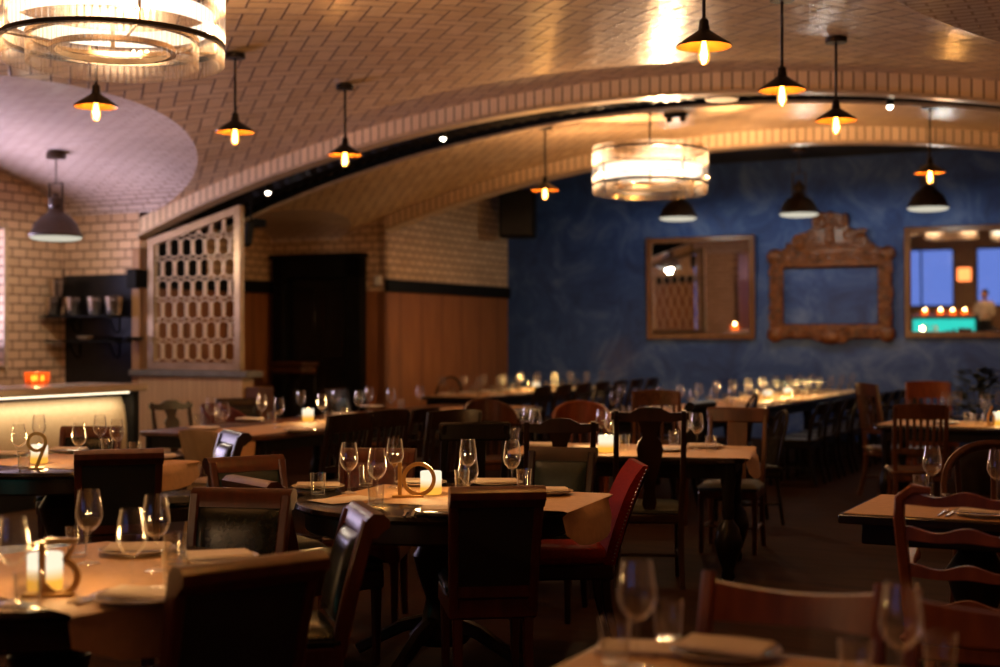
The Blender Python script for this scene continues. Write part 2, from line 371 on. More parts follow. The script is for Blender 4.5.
    def build(s, name, m, parent=None, loc=(0, 0, 0), rz=0, smooth=R(40), fix=True):
        me = bpy.data.meshes.new(name)
        me.from_pydata([tuple(v) for v in s.v], [], s.f)
        if s.uv: 
            ul = me.uv_layers.new(name='UVMap')
            for l in me.loops: ul.data[l.index].uv = s.uv[l.vertex_index]
        ms = m if isinstance(m, (list, tuple)) else [m]
        for q in ms: me.materials.append(MT[q] if isinstance(q, str) else q)
        if len(ms) > 1: me.polygons.foreach_set('material_index', s.mi)
        if fix:
            bm = bmesh.new(); bm.from_mesh(me); bmesh.ops.recalc_face_normals(bm, faces=bm.faces); bm.to_mesh(me); bm.free()
        me.validate(); me.update()
        if smooth:
            me.polygons.foreach_set('use_smooth', [True]*len(me.polygons)); me.set_sharp_from_angle(angle=smooth)
        o = bpy.data.objects.new(name, me); C.objects.link(o)
        o.location = loc; o.rotation_euler = (0, 0, rz)
        if parent: o.parent = parent
        return o
def tag(o, label, cat, group=None, kind=None):
    o['label'] = label; o['category'] = cat
    if group: o['group'] = group
    if kind: o['kind'] = kind
    return o
def thing(name, label, cat, loc=(0, 0, 0), rz=0, group=None):
    o = bpy.data.objects.new(name, None); C.objects.link(o); o.empty_display_size = .1
    o.location = loc; o.rotation_euler = (0, 0, rz)
    return tag(o, label, cat, group)
def copy_tree(o, parent=None):
    c = o.copy(); C.objects.link(c)
    if parent: c.parent = parent
    for ch in KIDS.get(o.name, list(o.children)): copy_tree(ch, c)
    return c
KIDS = {}
def dup(src, loc, rz, label=None, group=None):
    if src.name not in KIDS:
        def rec(q):
            KIDS[q.name] = list(q.children)
            for k in q.children: rec(k)
        rec(src)
    c = copy_tree(src); c.location = loc; c.rotation_euler = (0, 0, rz)
    if label: c['label'] = label
    if group: c['group'] = group
    return c
def struct(o): o['kind'] = 'structure'; return o
def lamp(name, loc, power, color, r=.03, parent=None, kind='POINT', size=None, rot=None):
    l = bpy.data.lights.new(name, kind); l.energy = power; l.color = color
    if kind in ('POINT', 'SPOT'): l.shadow_soft_size = r
    if kind == 'AREA': l.shape = 'RECTANGLE'; l.size, l.size_y = size
    o = bpy.data.objects.new(name, l); C.objects.link(o); o.location = loc
    if rot: o.rotation_euler = rot
    if parent: o.parent = parent
    return o
RZ = -TH                                     # room-aligned things turn by this
def arc(cx, cz, r, a0, a1, n): return [(cx+r*math.cos(R(a0+(a1-a0)*i/n)), cz+r*math.sin(R(a0+(a1-a0)*i/n))) for i in range(n+1)]

# ------------------------------------------------------------------ the room shell
UC = -4.76
VR, CR = (0, 17.385, 17.5), (0, 2.247, 2.305)  # for the near and the far bay
#              # vault axis, radius, height of the arches' lower edge above the eye
V1, V2, VB = 12.24, 16.36, 20.14
S1 = 13.7                                    # far side of the black slot behind the first arch
def zlow(u, b=1): return HC+CR[b]-VR[b]+math.sqrt(VR[b]**2-(u-UC)**2)
def zmain(u, b=1): return zlow(u, b)+.19
def umain(z, sgn, b=1):                           # where the main vault comes down to height z
    k = z-HC-CR[b]-.19+VR[b]
    return UC+sgn*math.sqrt(max(VR[b]**2-k*k, 0))
UL, ULN = -10.87, -12.03                     # springing line, niche wall
URT, URN = 2*UC-UL, 2.5
def sgrid(mb, rows, uvs):
    """rows of points all of one length"""
    n = len(rows[0]); b = len(mb.v)
    if mb.uv is None: mb.uv = []
    for r, q in zip(rows, uvs):
        for p, w in zip(r, q): mb.v.append(Vector(p)); mb.uv.append(w)
    for i in range(len(rows)-1):
        for j in range(n-1):
            mb.f.append([b+i*n+j, b+i*n+j+1, b+(i+1)*n+j+1, b+(i+1)*n+j]); mb.mi.append(mb.cur)
def lun(v, c, hw, spring, rise):
    d = (v-c)/hw
    return HC+spring+(rise*math.sqrt(max(0, 1-d*d)) if abs(d) < 1 else 0)
def vault(v0, v1, lc, hw, lrise, rrise, bay):
    vs = [lc-hw*math.cos(PI*i/44) for i in range(45)]
    vs = [x for x in vs if v0 <= x <= v1]
    if v0 < vs[0]-.01: vs = [v0+(vs[0]-v0)*i/16 for i in range(16)]+vs
    if v1 > vs[-1]+.01: vs.append(v1)
    main = MB(); rows = []; uvr = []
    for v in vs:
        zl, zr = lun(v, lc, hw, 1.37, lrise), lun(v, lc, hw, 1.37, rrise)
        a, b = umain(zl, -1, bay), umain(zr, 1, bay)
        us = [a+(b-a)*i/48 for i in range(49)]
        rows.append([(u, v, zmain(u, bay)) for u in us])
        uvr.append([(VR[1]*math.asin((u-UC)/VR[1])+20, v+20) for u in us])
    sgrid(main, rows, uvr)
    struct(main.build('ceiling', 'vault', rz=RZ, smooth=R(60), fix=False))
    for sgn, rise, wall, side in ((-1, lrise, ULN-.05, 'left'), (1, rrise, URN+.05, 'right')):
        mb = MB(); rows = []; uvr = []; s = 0; pz = None
        for v in vs:
            z = lun(v, lc, hw, 1.37, rise)
            if pz: s += math.hypot(v-pz[0], z-pz[1])
            pz = (v, z); a = umain(z, sgn, bay)
            us = [a+(wall-a)*i/8 for i in range(9)]
            rows.append([(u, v, z) for u in us]); uvr.append([(u+20, s) for u in us])
        sgrid(mb, rows, uvr)
        struct(mb.build('ceiling', 'lunette', rz=RZ, smooth=R(60), fix=False))
vault(-9, V1, 8.75, 3.5, .70, .82, 1)
vault(S1, V2, (S1+V2)/2, (V2-S1)/2, .26, .26, 2)

def archband(va, u0, u1, depth, name, bay, h=.19, soff='ledge'):
    zlow = lambda u: globals()['zlow'](u, bay)
    """soldier-course arch: face towards the room and a soffit ledge"""
    us = [u0+(u1-u0)*i/72 for i in range(73)]
    mb = MB(); s = [VR[1]*math.asin((u-UC)/VR[1])+20 for u in us]
    sgrid(mb, [[(u, va, zlow(u)+.025) for u in us], [(u, va, zlow(u)+h+.02) for u in us]], [[(q, .03) for q in s], [(q, .27) for q in s]])
    mb.cur = 1
    sgrid(mb, [[(u, va-.03, zlow(u)+.03) for u in us], [(u, va-.03, zlow(u)) for u in us], [(u, va+depth, zlow(u)) for u in us], [(u, va+depth, zlow(u)+.9) for u in us]],
          [[(q, 0) for q in s]]*4)
    o = mb.build(name, ['soldier', soff], rz=RZ, smooth=R(30), fix=False)
    return struct(o)
archband(V1, UL, URT, .16, 'trim_1', 1)
archband(V2, -10.12, URT-.75, .22, 'trim_2', 2)
# front lip of the second vault and the black slot
us = [UL+(URT-UL)*i/60 for i in range(61)]
mb = MB()
sgrid(mb, [[(u, S1-.04, zlow(u, 2)+.09) for u in us], [(u, S1-.04, zlow(u, 2)+.06) for u in us], [(u, S1+.01, zlow(u, 2)+.06) for u in us], [(u, S1+.02, zlow(u, 2)+.2) for u in us]], [[(u+20, 0) for u in us]]*4)
struct(mb.build('trim_3', 'ledge', rz=RZ, smooth=R(30), fix=False))
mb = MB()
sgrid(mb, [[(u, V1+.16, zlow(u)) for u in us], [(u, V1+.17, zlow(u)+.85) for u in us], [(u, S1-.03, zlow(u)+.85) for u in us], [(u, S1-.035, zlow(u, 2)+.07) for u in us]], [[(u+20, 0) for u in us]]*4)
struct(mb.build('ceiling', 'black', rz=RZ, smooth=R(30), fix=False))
for i, (dv, dz, r) in enumerate(((.6, .30, .10), (1.1, .22, .13))):
    mb = MB(); pts = []; rr = []
    for k in range(241):
        u = UL+.2+(URT-UL-.4)*k/240; pts.append((u, V1+dv, zlow(u, 2)+dz)); rr.append(r*(1 if k % 3 else 1.13))
    o = mb.build('ventilation_duct', 'blackgloss', tube := None) if False else mb.tube(pts, rr, 8).build('ventilation_duct', 'blackgloss', rz=RZ)
    tag(o, ('slimmer', 'thicker')[i]+' black spiral duct running along the slot behind the near tiled arch', 'duct')
mb = MB()
pts = [(UL+.2+(URT-UL-.4)*k/60, V1+.62, zlow(UL+.2+(URT-UL-.4)*k/60, 2)+.2) for k in range(61)]
tag(mb.tube(pts, 1, sq=(.035, .035), up=(0, 1, 0)).build('light_track', 'black', rz=RZ), 'black lighting track curving through the slot behind the near arch', 'track')

def wallbox(name, m, a, b, z0, z1, th=.12, uvscale=1, side=1):
    """a wall slab from (u,v) a to b; thickness goes to the given side; UV in metres"""
    ax, ay = a; bx, by = b; L = math.hypot(bx-ax, by-ay); nx, ny = -(by-ay)/L*th*side, (bx-ax)/L*th*side
    mb = MB(); mb.uv = []
    for p in ((ax, ay), (bx, by), (bx+nx, by+ny), (ax+nx, ay+ny)):
        for z in (z0, z1): mb.v.append(Vector((p[0], p[1], z)))
    for q in (0, L, L, 0):
        for z in (z0, z1): mb.uv.append((q+11, z+.013))
    mb.f = [[0, 2, 3, 1], [2, 4, 5, 3], [4, 6, 7, 5], [6, 0, 1, 7], [1, 3, 5, 7], [0, 6, 4, 2]]; mb.mi = [0]*6
    return struct(mb.build(name, m, rz=RZ, smooth=None))
def rail_wall(a, b, ztop, side, name, panel='panel', brick='brick'):
    """panelling, black rail, tile above"""
    wallbox(name, panel, a, b, 0, 2.14, .12, side=side)
    wallbox(name, brick, a, b, 2.28, ztop, .12, side=side)
    ax, ay = a; bx, by = b; L = math.hypot(bx-ax, by-ay); nx, ny = (by-ay)/L*.05*side, -(bx-ax)/L*.05*side
    mb = MB(); mb.box(((ax+bx)/2+nx*.2, (ay+by)/2+ny*.2, 2.21), (L, .09, .17), .01, rot=(0, 0, math.atan2(by-ay, bx-ax)))
    struct(mb.build('trim_4', 'black', rz=RZ))
# floor
mb = MB(); mb.box((-4.8, 5.5, -.05), (16, 30.4, .1), 0); struct(mb.build('floor', 'floor', rz=RZ, smooth=None))
# blue end wall, dark ceiling of the last bay, panelled side wall
wallbox('wall_back', 'blue', (-10.2, VB), (1.6, VB), 0, 4.12, .15)
mb = MB(); mb.box((-4.4, (V2+VB)/2+.3, 4.16), (12.2, VB-V2+.3, .1), 0); struct(mb.build('ceiling', 'dark_ceiling', rz=RZ, smooth=None))
mb = MB(); mb.box((-4.4, V2+.25, 4.5), (12.4, .08, 1.0), 0); struct(mb.build('wall_arch', 'black', rz=RZ, smooth=None))
rail_wall((-10.12, V2), (-10.12, VB), 4.12, 1, 'wall_left')
wallbox('wall_right', 'brick', (.55, V2), (.55, VB), 0, 4.12, .12, side=-1)
# second bay niche: left wall, door wall
rail_wall((ULN, V1), (ULN, 14.9), 3.75, 1, 'wall_left', brick='black')  # above the rail coloured black for the shade behind the screen
rail_wall((ULN, 14.9), (ULN, V2), 3.75, 1, 'wall_left')
wallbox('wall_left', 'brick', (ULN, V2), (-10.12, V2), 2.67, 4.3, .12)
wallbox('wall_left', 'panel', (-10.42, V2), (-10.12, V2), 0, 2.14, .12)
wallbox('wall_left', 'brick', (-10.42, V2), (-10.12, V2), 2.14, 2.67, .12)
wallbox('wall_right', 'brick', (URN, V1), (URN, V2), 0, 3.4, .12, side=-1)
wallbox('wall_right', 'brick', (URN, V2), (.55, V2), 0, 3.9, .12, side=-1)
wallbox('wall_right', 'brick', (URT, V1+.05), (URN, V1+.05), 0, 3.4, .12)
# first bay niche (the bar): back wall, left wall with windows, near return
wallbox('wall_bar', 'brick', (ULN, V1), (UL+.02, V1), 0, 2.95, .15)
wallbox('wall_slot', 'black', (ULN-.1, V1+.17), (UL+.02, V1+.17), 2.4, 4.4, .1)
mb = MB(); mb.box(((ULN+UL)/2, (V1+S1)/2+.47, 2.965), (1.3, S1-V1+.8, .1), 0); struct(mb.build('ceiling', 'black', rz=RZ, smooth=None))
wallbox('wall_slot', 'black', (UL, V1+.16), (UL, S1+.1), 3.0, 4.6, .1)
WIN = [(8.7, 11.35)]; WZ0, WZ1 = 1.16, 2.72
for a, b in ((8.2, WIN[0][0]), (WIN[0][1], V1)): wallbox('wall_left', 'brick', (ULN, a), (ULN, b), WZ0, WZ1, .4)
wallbox('wall_left', 'brick', (ULN, 8.2), (ULN, V1), 0, WZ0, .4)
wallbox('wall_left', 'brick', (ULN, 8.2), (ULN, V1), WZ1, 3.7, .4)
rail_wall((ULN, 5.25), (ULN, 8.2), 3.7, 1, 'wall_left')
for i, (a, b) in enumerate(WIN):
    o = struct(bpy.data.objects.new(f'window_{i+1}', None)); C.objects.link(o)
    x, y = W(ULN-.33, (a+b)/2); o.location = (x, y, WZ0); o.rotation_euler = (0, 0, RZ)
    L = b-a; H = WZ1-WZ0
    mb = MB()
    for k in (-1, 0, 1): mb.box((0, k*(L/2-.035), H/2), (.07, .07, H), .008)
    for z in (.035, H*.55, H-.035): mb.box((0, 0, z), (.07, L-.01, .07), .008)
    mb.build('window_frame', 'black', o)
    mb = MB(); mb.box((0, 0, H/2), (.008, L-.05, H-.05), 0); mb.build('pane', 'pane', o)
    mb = MB(); mb.box((.17, 0, .012), (.42, L-.01, .024), .006); mb.build('window_sill', 'ledge', o)
    # a slim tile-edge architrave round the opening
    mb = MB()
    for k in (-1, 1): mb.box((.335, k*(L/2+.03), H/2), (.03, .06, H+.12), .008)
    mb.box((.335, 0, H+.03), (.03, L, .06), .008); mb.build('architrave', 'ledge', o)
wallbox('wall_left', 'brick', (ULN, 5.2), (UL, 5.2), 0, 3.6, .15, side=-1)
wallbox('wall_left', 'panel', (UL, -9), (UL, 5.2), 0, 2.14, .12)
wallbox('wall_left', 'brick', (UL, -9), (UL, 5.2), 2.14, 3.1, .12)
wallbox('wall_right', 'brick', (URT, -9), (URT, 5.25), 0, 3.1, .12, side=-1)
wallbox('wall_right', 'brick', (URT, 5.25), (URN, 5.25), 0, 3.6, .12, side=1)
wallbox('wall_right', 'brick', (URN, 5.25), (URN, V1), 0, 3.7, .12, side=-1)
# rear wall with three tall windows on the street
RW = [(-9.9, -7.7), (-7.0, -4.9), (-4.2, -2.0)]
ed = [UL]+[x for w in RW for x in w]+[URT]
for i in range(0, len(ed), 2): wallbox('wall_rear', 'brick', (ed[i], -9), (ed[i+1], -9), .9, 2.9, .2, side=-1)
wallbox('wall_rear', 'brick', (UL, -9), (URT, -9), 0, .9, .2, side=-1)
wallbox('wall_rear', 'brick', (UL, -9), (URT, -9), 2.9, 4.2, .2, side=-1)
for i, (a, b) in enumerate(RW):
    o = struct(bpy.data.objects.new(f'window_{i+3}', None)); C.objects.link(o)
    x, y = W((a+b)/2, -9.1); o.location = (x, y, .9); o.rotation_euler = (0, 0, RZ); L = b-a
    mb = MB()
    for k in (-1, 0, 1): mb.box((k*(L/2-.03), 0, 1.0), (.06, .06, 2), .006)
    for z in (.03, 1.97): mb.box((0, 0, z), (L, .06, .06), .006)
    mb.build('window_frame', 'black', o)
    mb = MB(); mb.box((0, 0, 1), (L-.02, .008, 1.96), 0); mb.build('pane', 'pane', o)
wallbox('wall_left', 'panel', (ULN, V2), (-11.85, V2), 0, 2.67, .12)
# door in the second bay
o = struct(bpy.data.objects.new('door_1', None)); C.objects.link(o)
x, y = W(-11.17, V2); o.location = (x, y, 0); o.rotation_euler = (0, 0, RZ)
mb = MB(); mb.box((-.66, -.06, 1.33), (.2, .16, 2.66), .01); mb.box((.62, -.06, 1.33), (.26, .16, 2.66), .01); mb.box((0, -.06, 2.5), (1.5, .16, .34), .01); mb.box((0, -.08, 2.64), (1.56, .22, .06), .01)
mb.build('door_frame', 'black', o)
mb = MB(); mb.box((-.03, .02, 1.17), (1.06, .05, 2.33), .004)
for z, h in ((.62, .9), (1.68, .98)):
    for k in (-.28, .22): mb.box((k-.0, -.012, z), (.36, .02, h), .012)
mb.build('door_leaf', 'blackgloss', o)
mb = MB(); mb.tube([(.40, -.03, 1.0), (.40, -.08, 1.0), (.30, -.085, 1.0)], .01, 8); mb.build('door_handle', 'steel', o)
# post at the foot of the near arch
mb = MB(); mb.box((UL+.04, V1-.02, 1.25), (.12, .14, 2.5), .01); struct(mb.build('trim_5', 'post_wood', rz=RZ))
mb = MB(); mb.box((UL+.03, V1-.05, 2.16), (.15, .2, .22), .01); tag(mb.build('beam_bracket', 'black', rz=RZ), 'black bracket on the oak post between steel shelves and metal screen', 'bracket')
# half wall of pale planks with stone cap
for nm, m_, z0, z1, o_ in (('wall_partition', 'pale_planks', 0, 1.06, 0), ):
    wallbox(nm, m_, (UL+.1, V1-.1), (-9.32, V1-.1), z0, z1, .2)
mb = MB(); mb.box(((UL-9.3)/2+.03, V1, 1.095), (1.66, .3, .07), .01); struct(mb.build('trim_6', 'grey_stone', rz=RZ))
mb = MB(); mb.box((-9.2, V1+.05, .48), (.2, .25, .96), .01); tag(mb.build('end_cabinet', 'panel', rz=RZ), 'low red-brown wooden end block beside the pale plank partition', 'cabinet')

# ------------------------------------------------------------------ lattice screen on the half wall
def on_v(px, py, v):                         # pixel seen in the plane at depth v -> (u, z)
    rx, rz = (px-500)/F, (HOR-py)/F
    ru, rv = rx*cT-sT, rx*sT+cT
    D = v/rv
    return ru*D, HC+rz*D
uA, zA = on_v(150, 240, V1); uB, zB = on_v(242, 205, V1); zb = 1.135
sc = thing('lattice_screen', 'champagne metal lattice screen with sloping top on the pale plank partition', 'screen', (*W((uA+uB)/2, V1), zb), RZ)
wA = (uB-uA)/2; hA, hB = zA-zb, zB-zb
mb = MB()
mb.ribbon([(-wA+.04, .0), (-wA+.04, hA-.02)], .08, .08); mb.ribbon([(wA-.04, 0), (wA-.04, hB-.03)], .08, .08)
mb.ribbon([(-wA, .04), (wA, .04)], .08, .085); mb.ribbon([(-wA, hA-.04), (wA, hB-.04)], .08, .085)
mb.build('frame', 'screen_metal', sc)
mb = MB(); pw, qh = .172, .232
for j in range(9):
    for i in range(-1, 9):
        cx = -wA+.10+(i+(j % 2)*.5)*pw; cz = .09+qh*(j+.5)
        top = hA+(hB-hA)*(cx+wA)/(2*wA)-.07
        a, b, n_ = pw*.415, qh*.5, pw*.12
        pl_ = [(n_, -b), (n_, -b*.86), (a, -b*.7), (a, b*.7), (n_, b*.86), (n_, b)]
        if cz-b > top-.03: continue
        for sg in (1, -1):
            q = [(cx+sg*x, cz+z) for x, z in pl_]
            q = [(min(max(x, -wA+.06), wA-.06), min(z, top+.02)) for x, z in q]
            if q[2][0] == q[0][0]: continue
            mb.ribbon(q, .0100, .025)
mb.build('lattice', 'lattice_metal', sc)

# ------------------------------------------------------------------ the bar corner
ct = thing('bar_counter', 'long bar counter with stone top and cream padded front under a lit strip', 'counter', (*W(-9.3, 7.15), 0), RZ)
cl = 6.0
mb = MB(); mb.box((.02, 0, 1.03), (.8, cl, .07), .012); mb.build('worktop', 'counter_top', ct)
mb = MB(); mb.box((-.06, 0, .08), (.5, cl-.1, .16), .005); mb.build('plinth', 'black', ct)
def padf(a, b):
    z = .16+.78*b; return (.16+.075*math.sin(PI*b)**.6, -cl/2+.12+(cl-.2)*a, z)
mb = MB(); mb.pad(padf, 40, 10); mb.box((-.05, .02, .55), (.42, cl-.24, .78), .01); mb.build('padded_front', 'upholstery', ct)
mb = MB(); mb.box((.26, 0, .982), (.03, cl-.2, .012), .003); mb.build('light_strip', 'led', ct)
mb = MB(); mb.box((0, cl/2-.05, .5), (.62, .09, .99), .008); mb.build('end_panel', 'black', ct)
lamp('strip_light', (.30, 0, .955), 16, (1, .78, .48), parent=ct, kind='AREA', size=(.03, cl-.3))
def bowl_candle(x, y, z, label):
    t = thing('candle_bowl', label, 'candle', (x, y, z))
    mb = MB(); mb.lathe([(.085, 0), (.11, .01), (.118, .11), (.112, .11), (.104, .016), (0, .012)], n=24); mb.build('bowl', 'amber_glass', t)
    for k in range(3):
        mb = MB(); q = TAU*k/3; mb.ball((.05*math.cos(q), .05*math.sin(q), .055), .016, 8, (1, 1, 1.8)); mb.build('flame', 'flame', t)
    lamp('glow', (0, 0, .14), 1.2, (1, .55, .2), .02, t)
bowl_candle(*P(37, 384, 1.066), 1.066, 'wide amber glass candle bowl glowing on the bar counter')
# shelves: black panel, two shelves, buckets
sh = thing('wall_shelf_unit', 'black wall panel with two shelves holding steel buckets behind the bar', 'shelf', (*W(-11.42, V1), 0), RZ)
mb = MB(); mb.box((.0, -.015, 1.56), (1.08, .02, 1.32), .004); mb.build('back_panel', 'blackgloss', sh)
for z, d in ((1.735, .40), (1.45, .30)):
    mb = MB(); mb.box((-.02, -.03-d/2, z), (1.06, d, .022), .004); s_ = mb.build('shelf', 'black', sh)
    for k in (-.3, .3):
        mb = MB(); mb.tube([(k, -.03, z-.012), (k, -.03, z-.16), (k+.0, -.06, z-.19), (k, -.12, z-.16), (k, -.2, z-.02)], .009, 8); mb.build('bracket', 'black', sh)
def bucket(u, v, z, label):
    t = thing('ice_bucket', label, 'bucket', (*W(u, v), z), random.random(), 'steel buckets on the bar shelves')
    mb = MB(); mb.shell([(0, .0), (.078, 0), (.084, .01), (.104, .205), (.108, .21), (.104, .212), (.098, .2), (.08, .012), (0, .01)], n=28); mb.build('body', 'nickel', t)
    mb = MB(); mb.tube([(.102*math.cos(TAU*k/20), .102*math.sin(TAU*k/20), .17) for k in range(21)], .004, 6, cap=False); mb.build('band', 'nickel', t)
    return t
bz = 1.746
for k, (px, lab) in enumerate(((53, 'polished steel bucket at the left end of the shelf row'), (74, 'polished steel bucket second from left on the shelf'), (96, 'polished steel bucket third from left on the shelf'), (114, 'polished steel bucket at the right end of the shelf row'))):
    u, _ = on_v(px, 310, V1-.25); bucket(u, V1-.25, bz, lab)
    if k == 0: bucket(u+.06, V1-.24, bz+.214, 'polished steel bucket stacked on top of the left end bucket')
mb = MB(); u, _ = on_v(85, 338, V1-.2); mb.lathe([(.05, 0), (.09, .03), (.10, .05), (.094, .05), (.05, .008), (0, .006)], n=20)
tag(mb.build('small_bowl', 'china', loc=(*W(u, V1-.2), 1.4615)), 'small pale bowl on the lower bar shelf', 'bowl')
for k in range(2):
    mb = MB(); u, _ = on_v(115+19*k, 338, V1-.2); mb.lathe([(.07, 0), (.10, .02), (.105, .035), (.1, .036), (.06, .01), (0, .01)], n=20)
    tag(mb.build('serving_dish', 'black', loc=(*W(u, V1-.2), 1.4615)), ('black dish beside the pale bowl on lower shelf', 'black dish at the right end of lower shelf')[k], 'dish')

# ------------------------------------------------------------------ blue wall: mirrors, carved frame, speaker
def mirror(u0, u1, z0, z1, label):
    t = thing('wall_mirror', label, 'mirror', (*W((u0+u1)/2, VB-.035), z0), RZ)
    w, h = u1-u0, z1-z0; T = Matrix.Rotation(R(1.6), 4, 'X')
    mb = MB()
    for x in (-1, 1): mb.box((x*(w/2-.045), 0, h/2), (.09, .05, h), .014, T)
    for z in (.05, h-.045): mb.box((0, 0, z), (w-.1, .05, .09), .014, T)
    mb.build('frame', 'mirror_wood', t)
    mb = MB(); mb.box((0, .012, h/2), (w-.12, .008, h-.12), 0, T); mb.build('mirror_glass', 'mirror', t)
    return t
mirror(-7.70, -5.99, 1.46, 3.02, 'square wooden framed mirror on the blue wall, left of the carved frame')
mirror(-3.82, -2.0, 1.48, 3.05, 'wide wooden framed mirror on the blue wall showing turquoise bar lights')
fr = thing('picture_frame', 'empty ornately carved brown frame with crest on the blue wall', 'picture frame', (*W(-4.87, VB-.05), 1.46), RZ)
fw, fh = 1.83, 1.30
mb = MB()
rng = random.Random(3)
def carved(mb, x, z, r): mb.ball((x, -.02-rng.random()*.02, z), r, 8, (1, .6, 1))
def scroll(mb, x, z, r, s, a0=0, turns=1.4, th=.03):
    pts = []
    for k in range(25):
        q = k/24; rr = r*(1-.8*q); a = a0+s*TAU*turns*q; pts.append((x+rr*math.cos(a), -.02-.03*q, z+rr*math.sin(a)))
    mb.tube(pts, [th*(1-.35*k/24) for k in range(25)], 7)
for x in (-1, 1): mb.box((x*(fw/2-.13), 0, fh/2), (.2, .07, fh), .03)
for z in (.12, fh-.14): mb.box((0, 0, z), (fw-.2, .07, .22), .03)
for k in range(11):
    z = .1+(fh-.2)*k/10
    for x in (-1, 1): scroll(mb, x*(fw/2-.10), z, .075, x*(1 if k % 2 else -1), k); carved(mb, x*(fw/2-.2), z+.05, .035)
for k in range(15):
    x = -fw/2+.2+(fw-.4)*k/14
    for z in (.1, fh-.1): scroll(mb, x, z, .075, (1 if k % 2 else -1), k*.7); carved(mb, x+.05, z+(.07 if z < .5 else -.07), .03)
for x in (-1, 1):
    for z in (.08, fh-.08): mb.ball((x*(fw/2-.1), -.02, z), .12, 10, (1, .5, 1))
mb.ball((0, -.02, .04), .12, 10, (1.6, .5, .9)); scroll(mb, -.16, .05, .09, 1); scroll(mb, .16, .05, .09, -1)
mb.build('frame', 'frame_wood', fr)
mb = MB()
out = [(-.86, 0), (-.84, .05), (-.7, .08), (-.6, .12), (-.53, .22), (-.45, .31), (-.34, .33), (-.27, .38), (-.23, .50), (-.15, .57), (-.05, .60), (.05, .60), (.15, .57), (.23, .50), (.27, .38), (.34, .33), (.45, .31), (.53, .22), (.6, .12), (.7, .08), (.84, .05), (.86, 0)]
mb.prism([(x, z+fh-.06) for x, z in out], .06)
for x in (-1, 1):
    scroll(mb, x*.44, fh+.13, .14, x, 1, 1.6, .04); scroll(mb, x*.14, fh+.41, .115, -x, 1, 1.5, .035); scroll(mb, x*.6, fh+.0, .09, x, 2, 1.4, .035); scroll(mb, x*.28, fh+.2, .1, x, 0, 1.4, .03)
for k in range(9): carved(mb, -.3+.075*k, fh+.06, .05)
for k in range(5): mb.ball((0, -.04, fh+.15+.09*k), .075-.006*k, 8, (1.1, .6, 1))
mb.build('crest', 'frame_wood', fr)
sp = thing('hanging_speaker', 'large black box speaker hanging beside the blue wall corner', 'speaker', (*W(-9.55, 19.35), 3.03), -.1)
mb = MB(); mb.box((0, 0, .38), (.56, .4, .74), .02); mb.build('cabinet', 'black', sp)
mb = MB(); mb.box((0, -.205, .38), (.5, .02, .68), .008); mb.build('grille', 'blackgloss', sp)
mb = MB(); mb.tube([(0, 0, .74), (0, 0, 1.08)], .02, 8); mb.build('bracket', 'black', sp)
ws = thing('wall_speaker', 'small black wedge speaker just right of the metal lattice screen', 'speaker', (*W(on_v(249, 240, V1+.3)[0], V1+.3), on_v(249, 252, V1+.3)[1]), RZ)
mb = MB(); mb.prism([(-.05, .06), (.0, .1), (.03, .32), (-.05, .32)], .12); mb.build('cabinet', 'black', ws)
mb = MB(); mb.tube([(-.02, 0, .32), (-.02, .06, .36), (-.02, .06, .62)], .012, 8); mb.build('bracket', 'black', ws)
mb = MB(); u, z = on_v(366, 280, V2); mb.box((0, -.02, 0), (.11, .035, .13), .006); mb.box((0, -.04, .02), (.07, .01, .04), .003)
tag(mb.build('wall_thermostat', 'white_metal', loc=(*W(-10.22, V2), 2.28), rz=RZ), 'small beige box on the wall right of the black door', 'thermostat')
cs = thing('host_stand', 'dark pedestal stand with fringed top beside the black door', 'stand', (*W(-11.2, 15.75), 0), RZ)
mb = MB(); mb.box((0, 0, 1.13), (.55, .4, .05), .01); mb.box((0, 0, 1.05), (.5, .36, .10), .02); mb.build('top', 'wood_mid', cs)
mb = MB(); mb.lathe([(.2, 0), (.2, .04), (.08, .1), (.05, .2), (.09, .4), (.11, .5), (.06, .75), (.05, .9), (.12, 1.0)], n=14); mb.build('column', 'wood_black', cs)

# ------------------------------------------------------------------ lights
def pendant(px, D, label, u, power=None):
    # hangs on the row line u; D from its pixel column
    x = (px-500)/F*D
    v = D*cT+x*sT; u = x*cT-D*sT
    zc = zmain(u, 2 if v > V1 else 1)-.004
    t = thing('dish_pendant', label, 'pendant lamp', (*W(u, v), 3.15), 0, 'dish pendants under the vaults'); t.scale = (.97, .97, 1)
    mb = MB(); h = zc-3.15; mb.lathe([(.085, h-.045), (.085, h-.008), (.07, h), (0, h)], n=20); mb.build('canopy', 'dish', t)
    mb = MB(); mb.tube([(0, 0, .14), (0, 0, h-.03)], .011, 8); mb.build('rod', 'dish', t)
    mb = MB(); mb.lathe([(.012, .165), (.028, .15), (.03, .12), (.034, .11), (.034, .075), (0.0, .075)], n=14); mb.build('socket', 'dish', t)
    mb = MB(); mb.shell([(.034, .085), (.06, .066), (.152, .008), (.162, .0), (.164, .004), (.155, .014), (.062, .075), (.034, .095)], n=32); mb.cur = 1
    mb.shell([(.160, -.0005), (.150, .005), (.06, .061), (.03, .07)], n=32); mb.build('shade', ['dish', 'dish_in'], t, fix=False)
    mb = MB(); mb.lathe([(.0, -.105), (.018, -.1), (.033, -.078), (.037, -.055), (.032, -.025), (.017, .02), (.013, .06)], n=14); b = mb.build('bulb', 'bulb_glass', t)
    mb = MB()
    for k in range(4):
        a = TAU*k/4; mb.tube([(.006*math.cos(a), .006*math.sin(a), .03), (.013*math.cos(a), .013*math.sin(a), -.02), (.012*math.cos(a+.5), .012*math.sin(a+.5), -.07), (.004*math.cos(a), .004*math.sin(a), -.085)], .0052, 6)
    mb.build('filament', 'filament', b)
    lamp('glow', (0, 0, -.04), power or PEND, (1, .56, .22), .03, t)
PEND = 15
